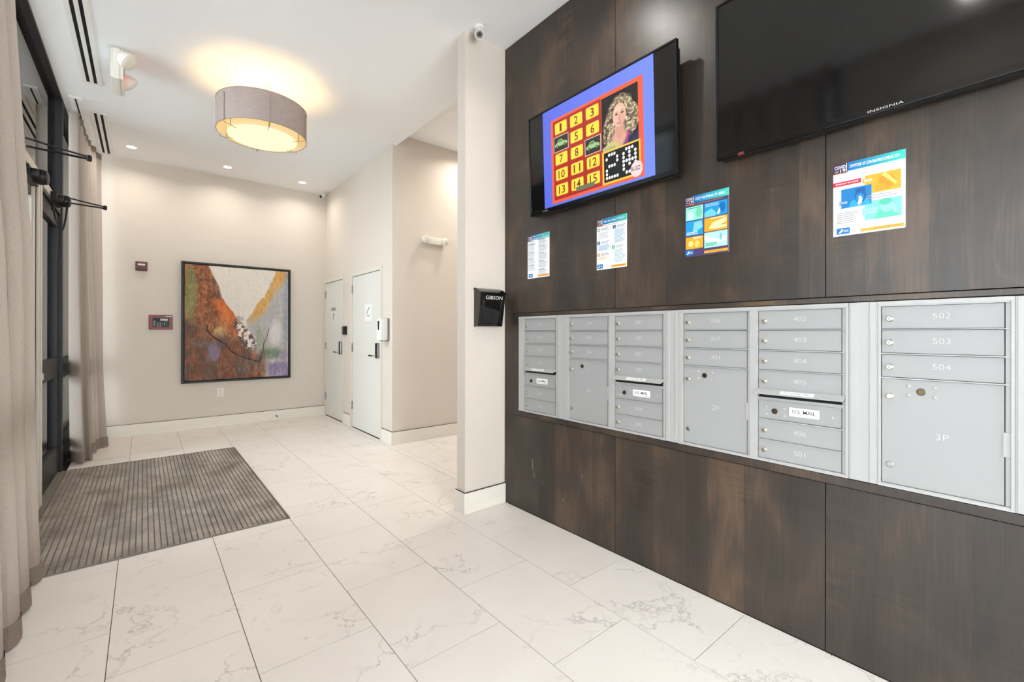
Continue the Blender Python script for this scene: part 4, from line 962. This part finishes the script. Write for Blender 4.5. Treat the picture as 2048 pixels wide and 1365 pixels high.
def poster1(p, w, h):
    p.rect(0, w, 0, h, WHITE, .5); head(p, w, h, 'SYMPTOMS OF CORONAVIRUS DISEASE 2019')
    p.text('Patients with COVID-19 have experienced mild to', w * .13, h * .838, w * .72, h * .030, (120, 118, 126), 2); p.text('severe respiratory illness.', w * .30, h * .795, w * .40, h * .030, (120, 118, 126), 2)
    p.rect(0, w * .41, h * .690, h * .750, (206, 36, 66), 2); p.text('Symptoms* can include', w * .04, h * .706, w * .33, h * .030, WHITE, 3, .015)
    p.rect(w * .46, w * .945, h * .515, h * .765, ORANGE, 1); p.rect(w * .43, w * .6, h * .665, h * .725, ORANGE, 1); p.text('FEVER', w * .455, h * .678, w * .11, h * .034, WHITE, 3, .02)
    p.disc(w * .76, h * .64, w * .11, h * .10, (240, 146, 26), 2, rot=.4); p.poly([(w * .68, h * .74), (w * .74, h * .765), (w * .90, h * .60), (w * .87, h * .575)], (252, 196, 100), 3); p.disc(w * .68, h * .57, w * .07, h * .05, (246, 156, 30), 2)
    p.rect(w * .12, w * .555, h * .375, h * .640, (14, 118, 184), 2); p.poly([(w * .23, h * .375), (w * .26, h * .45), (w * .34, h * .49), (w * .48, h * .48), (w * .54, h * .40), (w * .54, h * .375)], (32, 160, 222), 3)
    p.disc(w * .40, h * .51, w * .085, h * .095, (10, 92, 156), 4); p.disc(w * .39, h * .49, w * .06, h * .06, (14, 124, 192), 5); p.rect(w * .33, w * .47, h * .565, h * .615, (12, 86, 148), 5)
    p.poly([(w * .36, h * .41), (w * .38, h * .47), (w * .375, h * .50), (w * .40, h * .515), (w * .43, h * .47), (w * .42, h * .42), (w * .385, h * .385)], WHITE, 6); p.rect(w * .09, w * .215, h * .425, h * .475, (14, 118, 184), 3); p.text('COUGH', w * .095, h * .437, w * .115, h * .03, WHITE, 7, .02)
    p.lines(w * .47, w * .90, h * .435, h * .50, 2, (150, 150, 156), 2, .3)
    p.rect(w * .46, w * .955, h * .165, h * .415, MINT, 1); p.rect(w * .43, w * .66, h * .235, h * .33, MINT, 1); p.text('SHORTNESS', w * .45, h * .29, w * .19, h * .03, (206, 250, 234), 3, .02); p.text('OF BREATH', w * .45, h * .248, w * .18, h * .03, (206, 250, 234), 3, .02)
    p.poly([(w * .60, h * .165), (w * .64, h * .28), (w * .74, h * .30), (w * .86, h * .27), (w * .93, h * .165)], (92, 196, 166), 2); p.disc(w * .76, h * .32, w * .085, h * .085, (140, 236, 204), 3); p.disc(w * .745, h * .375, w * .085, h * .045, (84, 186, 158), 4); p.disc(w * .86, h * .27, w * .03, h * .07, (150, 240, 212), 4, rot=.3)
    p.lines(w * .055, w * .385, h * .165, h * .325, 6, (132, 130, 136), 2, .32); cdc(p, w, h, .05); bar(p, w, h, 'www.cdc.gov/COVID19-symptoms', .40)
def poster2(p, w, h):
    p.rect(0, w, 0, h, (74, 62, 100), .5); head(p, w, h, 'STOP THE SPREAD OF GERMS')
    p.text('Help prevent the spread of respiratory diseases like COVID-19.', w * .13, h * .845, w * .74, h * .026, (250, 150, 90), 2)
    A, B = (w * .02, w * .43), (w * .46, w * .975)
    p.rect(*A, h * .60, h * .825, (150, 232, 204), 1); p.disc(w * .33, h * .71, w * .08, h * .08, (110, 206, 170), 2); p.disc(w * .14, h * .68, w * .07, h * .07, (196, 246, 228), 2); p.lines(A[0] + .006, A[1] - .01, h * .785, h * .815, 1, (60, 150, 120), 2)
    p.rect(*B, h * .60, h * .825, (26, 146, 208), 1); p.poly([(B[0], h * .60), (B[0], h * .68), (w * .62, h * .73), (w * .72, h * .66), (w * .72, h * .60)], (110, 196, 236), 2); p.disc(w * .86, h * .72, w * .07, h * .08, (16, 108, 176), 2); p.poly([(w * .74, h * .62), (w * .80, h * .72), (w * .82, h * .66), (w * .79, h * .62)], WHITE, 3); p.lines(B[0] + .005, w * .8, h * .76, h * .815, 3, (196, 232, 248), 3, .3)
    p.rect(*A, h * .345, h * .585, (30, 150, 208), 1); p.poly([(w * .18, h * .37), (w * .22, h * .56), (w * .40, h * .57), (w * .42, h * .46)], (130, 200, 236), 2); p.lines(A[0] + .004, w * .38, h * .36, h * .41, 2, WHITE, 3, .35)
    p.rect(*B, h * .365, h * .585, ORANGE, 1); p.poly([(w * .56, h * .41), (w * .64, h * .50), (w * .78, h * .52), (w * .95, h * .55), (w * .95, h * .40), (w * .7, h * .39)], (252, 220, 168), 2); p.poly([(w * .8, h * .44), (w * .95, h * .48), (w * .95, h * .44)], (232, 160, 20), 3); p.lines(w * .6, w * .95, h * .55, h * .58, 1, WHITE, 3)
    p.rect(*A, h * .125, h * .325, (250, 166, 40), 1); p.disc(w * .14, h * .21, w * .06, h * .05, (254, 214, 140), 2); p.disc(w * .29, h * .20, w * .06, h * .055, (254, 200, 110), 2); p.lines(w * .2, w * .40, h * .28, h * .315, 2, WHITE, 3, .4)
    p.rect(*B, h * .105, h * .350, (176, 238, 220), 1); p.poly([(B[0], h * .30), (w * .8, h * .22), (w * .95, h * .27), (w * .95, h * .2), (w * .75, h * .15), (B[0], h * .24)], (226, 250, 242), 2); p.disc(w * .83, h * .26, w * .03, h * .06, (110, 190, 200), 3); p.rect(w * .48, w * .76, h * .125, h * .185, (140, 220, 196), 3); p.lines(w * .5, w * .74, h * .13, h * .18, 2, (60, 130, 110), 4, .35)
    cdc(p, w, h, .01); bar(p, w, h, '', .46)
def block(p, u0, u1, v0, v1, w, h, n, col=(140, 146, 156), bgc=None):
    if bgc: p.rect(u0 * w, u1 * w, v0 * h, v1 * h, bgc, 1)
    p.lines((u0 + .03) * w, (u1 - .02) * w, (v0 + .005) * h, (v1 - .005) * h, n, col, 2, .32)
def poster3(p, w, h):
    p.rect(0, w, 0, h, WHITE, .5); head(p, w, h, 'Share Facts About COVID-19')
    p.lines(w * .04, w * .95, h * .845, h * .87, 1, (232, 160, 120), 2)
    for u, v, c, d in ((.02, .76, (94, 190, 150), '1'), (.02, .50, (28, 88, 128), '2'), (.02, .265, (236, 140, 86), '3'), (.55, .76, (30, 100, 140), '4'), (.52, .375, (80, 180, 130), '5')):
        p.rect(w * u, w * (u + .1), h * v, h * (v + .065), c, 3); p.text(d, w * (u + .035), h * (v + .014), w * .035, h * .036, WHITE, 4, .02)
        p.lines(w * (u + .13), w * (u + .42), h * (v + .005), h * (v + .06), 3, (104, 112, 124), 3, .35)
    block(p, .03, .48, .60, .745, w, h, 7); block(p, .03, .48, .37, .49, w, h, 6, (130, 146, 176), (216, 228, 244)); block(p, .03, .40, .19, .255, w, h, 2, (206, 168, 140), (252, 236, 222)); block(p, .57, .97, .475, .75, w, h, 11, (134, 150, 168), (220, 234, 246)); block(p, .57, .97, .10, .365, w, h, 11, (140, 160, 166), (232, 244, 246))
    cdc(p, w, h, .02); bar(p, w, h, '', .50)
def poster4(p, w, h):
    p.rect(0, w, 0, h, WHITE, .5); head(p, w, h, 'What you need to know', 'about coronavirus disease 2019')
    p.rect(w * .02, w * .36, h * .79, h * .855, (214, 232, 236), 1)
    for u, k in ((.0, 4), (.48, 5)):
        v = .80 if u == 0 else .87
        for i in range(k):
            hgt = .12 + .05 * random.random(); block(p, u, u + (.42 if u == 0 else .48), v - hgt, v, w, h, int(hgt / .014), (158, 160, 166)); p.rect(w * (u + .03), w * (u + .3), h * (v - .006), h * (v + .004), (96, 98, 108), 3); v -= hgt + .02
    cdc(p, w, h, .05); bar(p, w, h, '', .48)
for nm, yl, yr, z0, z1, fn, lb in (('information_poster', .573, .348, 1.715, 2.007, poster1, 'white health poster with orange, blue and mint picture panels, rightmost'),
                                   ('information_poster', 1.222, .997, 1.716, 2.027, poster2, 'purple health poster with six picture tiles below the gap between the TVs'),
                                   ('information_poster', 1.811, 1.587, 1.712, 2.024, poster3, 'white health poster with five numbered fact squares over a panel seam'),
                                   ('information_poster', 2.461, 2.234, 1.718, 2.030, poster4, 'white text-only health poster nearest the pillar')):
    notice(nm, yl, yr, z0, z1, lb, 'poster', fn, 'poster', W - .0005)

# ------------------------------------------------------------------ televisions
def tv(name, yl, yr, z0, z1, xb, xt, label, on):
    yc, zc = (yl + yr) / 2, z0
    t = thing(name, (xb, yc, z0), label, 'television', local=True)
    t.rotation_euler = (0, -math.atan2(xb - xt, z1 - z0), 0)
    w_, h_ = yl - yr, z1 - z0; a, b = -w_ / 2, w_ / 2; bz = .012
    MB().box(0, .022, a, b, 0, .024, .002).build('bezel', M['tv_bezel'], t)
    MB().box(0, .022, a, b, h_ - bz, h_, .002).build('bezel', M['tv_bezel'], t)
    MB().box(0, .022, a, a + bz, .024, h_ - bz, .002).build('bezel', M['tv_bezel'], t)
    MB().box(0, .022, b - bz, b, .024, h_ - bz, .002).build('bezel', M['tv_bezel'], t)
    s_ = MB().box(.004, .018, a + bz, b - bz, .024, h_ - bz).build('screen', M['tv_screen'], t)
    MB().box(.022, .058, a + .012, b - .012, -.002, h_ - .03, .006).build('rear_housing', M['tv_back'], t)
    MB().box(.058, W - xb - .004, -.25, .25, .2, .45).build('wall_mount', M['tv_back'], t)
    return t, s_, w_, h_
T1, S1, w1, h1 = tv('television', 2.349, 1.2155, 2.140, 2.822, 2.104, 2.080, 'television switched on, showing a game board with numbered yellow tiles', True)
T2, S2, w2, h2 = tv('television', 1.020, -.235, 2.142, 2.870, 2.104, 2.086, 'large television with a dark blank screen at the upper right', False)
p = Print(lambda u, v, l: (-.0003 - .0002 * l, w2 / 2 - u, v)); p.text('INSIGNIA', w2 * .5 - .052, .008, .104, .0085, (196, 196, 196), 1); p.build('maker_name', M['print'], T2)
MB().box(-.004, .004, w2 / 2 - .125, w2 / 2 - .10, -.006, .006, .001).build('sticker', M['red_plastic'], T2)
p = Print(lambda u, v, l: (-.0003 - .0002 * l, w1 / 2 - u, v)); p.text('INSIGNIA', .13, .008, .05, .006, (190, 190, 190), 1); p.build('maker_name', M['print'], T1)
# lit picture: u = 2.349 - y, v = z - 2.140 (on the panel)
P1 = Print(lambda u, v, l: (.004 - .0003 * l, w1 / 2 - u, v))
def U(y): return 2.349 - (y - .0) * 1.0 * (2.092 / 2.11)
def V(z): return (z - 1.32) * (2.092 / 2.11) + 1.32 - 2.140
P1.grad(U(2.222), U(1.363), .026, h1 - .014, (88, 104, 214), (112, 134, 240), 1, 10)
P1.rect(U(2.145), U(1.429), V(2.188), V(2.741), (226, 92, 62), 2)
P1.rect(U(2.125), U(1.722), V(2.208), V(2.724), (150, 34, 22), 3)
xs = [(2.121, 1.988), (1.984, 1.856), (1.852, 1.726)]; zs = [2.720 - k * .1008 for k in range(6)]
lab = [['1', '2', '3'], [None, '5', '6'], ['7', '8', None], ['10', '11', '12'], ['13', '14', '15']]
lab[1][0] = 'car'; lab[2][2] = 'car'
def car(u0, u1, v0, v1):
    f = lambda a, b: (u0 + (u1 - u0) * a, v0 + (v1 - v0) * b)
    P1.poly([f(.08, .34), (f(.92, .34)), f(.93, .50), f(.80, .58), f(.66, .62), f(.56, .78), f(.34, .78), f(.22, .58), f(.07, .50)], (150, 192, 130), 6)
    P1.poly([f(.30, .60), f(.37, .73), f(.44, .73), f(.44, .60)], (70, 90, 76), 7); P1.poly([f(.47, .60), f(.47, .73), f(.54, .73), f(.61, .60)], (70, 90, 76), 7)
    for c in (.25, .75): q = f(c, .33); P1.disc(q[0], q[1], (u1 - u0) * .085, (v1 - v0) * .11, (44, 56, 46), 7, 12); P1.disc(q[0], q[1], (u1 - u0) * .04, (v1 - v0) * .05, (150, 170, 140), 8, 10)
for r in range(5):
    for c in range(3):
        ya, yb_ = xs[c]; u0, u1 = U(ya) + .002, U(yb_) - .002; v1, v0 = V(zs[r]) - .002, V(zs[r + 1]) + .002
        P1.rect(u0, u1, v0, v1, (176, 44, 26), 4)
        if lab[r][c] == 'car' or (r, c) == (2, 2):
            P1.rect(u0 - .002, u1 + .002, v0 - .002, v1 + .002, (214, 206, 206), 4.5); P1.rect(u0 + .002, u1 - .002, v0 + .002, v1 - .002, (48, 44, 30), 5); car(u0, u1, v0, v1)
        else:
            P1.rrect(u0 + .012, u1 - .010, v0 + .013, v1 - .011, .010, (248, 214, 66), 5)
            s_ = lab[r][c]; cw = .030 if len(s_) == 1 else .056
            if s_ in ('1',): cw = .018
            m_ = (u0 + u1) / 2; P1.text(s_, m_ - cw / 2, v0 + .023, cw, v1 - v0 - .045, (120, 44, 18), 6, .02)
P1.rect(U(1.93), U(1.78), V(2.222), V(2.248), (96, 110, 84), 8)
# portrait
def portrait(w, h):
    X, Y = np.meshgrid(np.linspace(0, 1, w), np.linspace(0, 1, h)); n1 = fbm(w, h, 16, 20, 31, 4); n2 = fbm(w, h, 26, 34, 41, 3)
    img = np.zeros((h, w, 3)) + np.array([26, 22, 24.]); img += (np.clip(n2 - .6, 0, 1) * 160)[..., None] * np.array([.5, .6, .5])
    def lay(m, c): m = np.clip(m, 0, 1)[..., None]; img[:] = img * (1 - m) + np.array(c, float) * m
    def el(u, v, ru, rv, k=6, j=0.0): return np.clip((1 - ((X - u) / ru) ** 2 - ((Y - v) / rv) ** 2 + (n1 - .5) * j) * k, 0, 1)
    lay(np.clip((.26 - Y + (n1 - .5) * .08 + np.abs(X - .5) * -.12) * 12, 0, 1), (40, 42, 78))
    hair = np.maximum.reduce([el(.53, .68, .34, .27, 6, .5), el(.30, .42, .26, .30, 6, .6), el(.80, .44, .24, .30, 6, .6), el(.17, .26, .15, .16, 6, .6)])
    lay(hair, (126, 108, 84)); lay(hair * np.clip((n2 - .46) * 6, 0, 1), (206, 190, 156)); lay(hair * np.clip((n1 - .58) * 8, 0, 1), (74, 54, 40))
    lay(np.clip((.30 - np.abs(X - .5) * 1.0 - np.abs(Y - .17) * .85) * 8, 0, 1), (214, 160, 140)); lay(el(.50, .34, .12, .20, 8), (206, 152, 132))
    lay(el(.50, .575, .185, .215, 9), (226, 178, 156)); lay(el(.56, .50, .10, .14, 3) * .35, (196, 138, 118)); lay(el(.46, .68, .12, .07, 3) * .6, (240, 200, 180))
    for u in (.425, .585): lay(el(u, .60, .042, .017, 6), (90, 66, 60)); lay(el(u, .635, .052, .010, 6) * .7, (140, 104, 78)); lay(el(u, .60, .014, .012, 6), (40, 34, 44))
    lay(el(.50, .525, .022, .05, 4) * .5, (196, 140, 120)); lay(el(.50, .50, .03, .012, 6) * .6, (176, 116, 100)); lay(el(.495, .435, .062, .022, 6), (176, 82, 84)); lay(el(.495, .437, .045, .007, 6), (240, 226, 220))
    lay(el(.33, .44, .022, .03, 6), (226, 214, 190)); lay(el(.695, .47, .022, .035, 6), (226, 214, 190))
    lay(np.clip((.04 - np.abs(X - .72 - (Y - .12) * .3)) * 30, 0, 1) * np.clip((.28 - Y) * 10, 0, 1), (176, 40, 128)); lay(np.clip((.03 - np.abs(X - .26 + (Y - .1) * .6)) * 30, 0, 1) * np.clip((.2 - Y) * 10, 0, 1), (190, 60, 70))
    return np.clip(img, 0, 255)
P1.grid(U(1.718), U(1.462), V(2.395), V(2.716), portrait(120, 150), 3)
P1.poly([(U(1.712), V(2.396)), (U(1.60), V(2.396)), (U(1.60), V(2.43)), (U(1.65), V(2.445)), (U(1.712), V(2.42))], (196, 190, 120), 4); P1.text('DONNA', U(1.695), V(2.402), .075, .016, (120, 116, 70), 5)
P1.rect(U(1.718), U(1.452), V(2.204), V(2.400), (252, 190, 50), 3); P1.rect(U(1.706), U(1.462), V(2.216), V(2.390), (14, 12, 14), 4)
def dots(u0, u1, v0, v1, rows):
    n, m = len(rows), len(rows[0])
    for j, r in enumerate(rows):
        for i, c in enumerate(r):
            if c != '.': P1.disc(u0 + (u1 - u0) * (i + .5) / m, v1 - (v1 - v0) * (j + .5) / n, (u1 - u0) / m * .44, (v1 - v0) / n * .44, (236, 232, 226), 5, 10)
dots(U(1.695), U(1.60), V(2.228), V(2.382), ['.###.', '#...#', '....#', '.###.', '#....', '#....', '#####'])
dots(U(1.575), U(1.475), V(2.228), V(2.382), ['.###.', '#.#.#', '#.#.#', '#####', '#.#.#', '#...#', '.###.'])
P1.disc(U(1.479), V(2.239), .040, .044, (232, 206, 206), 6, 28); P1.text('BUZZ', U(1.514), V(2.232), .058, .022, (28, 26, 60), 7, .03); P1.text('R', U(1.452), V(2.232), .014, .022, (240, 170, 40), 7, .03)
P1.build('picture', M['screen_picture'], T1)
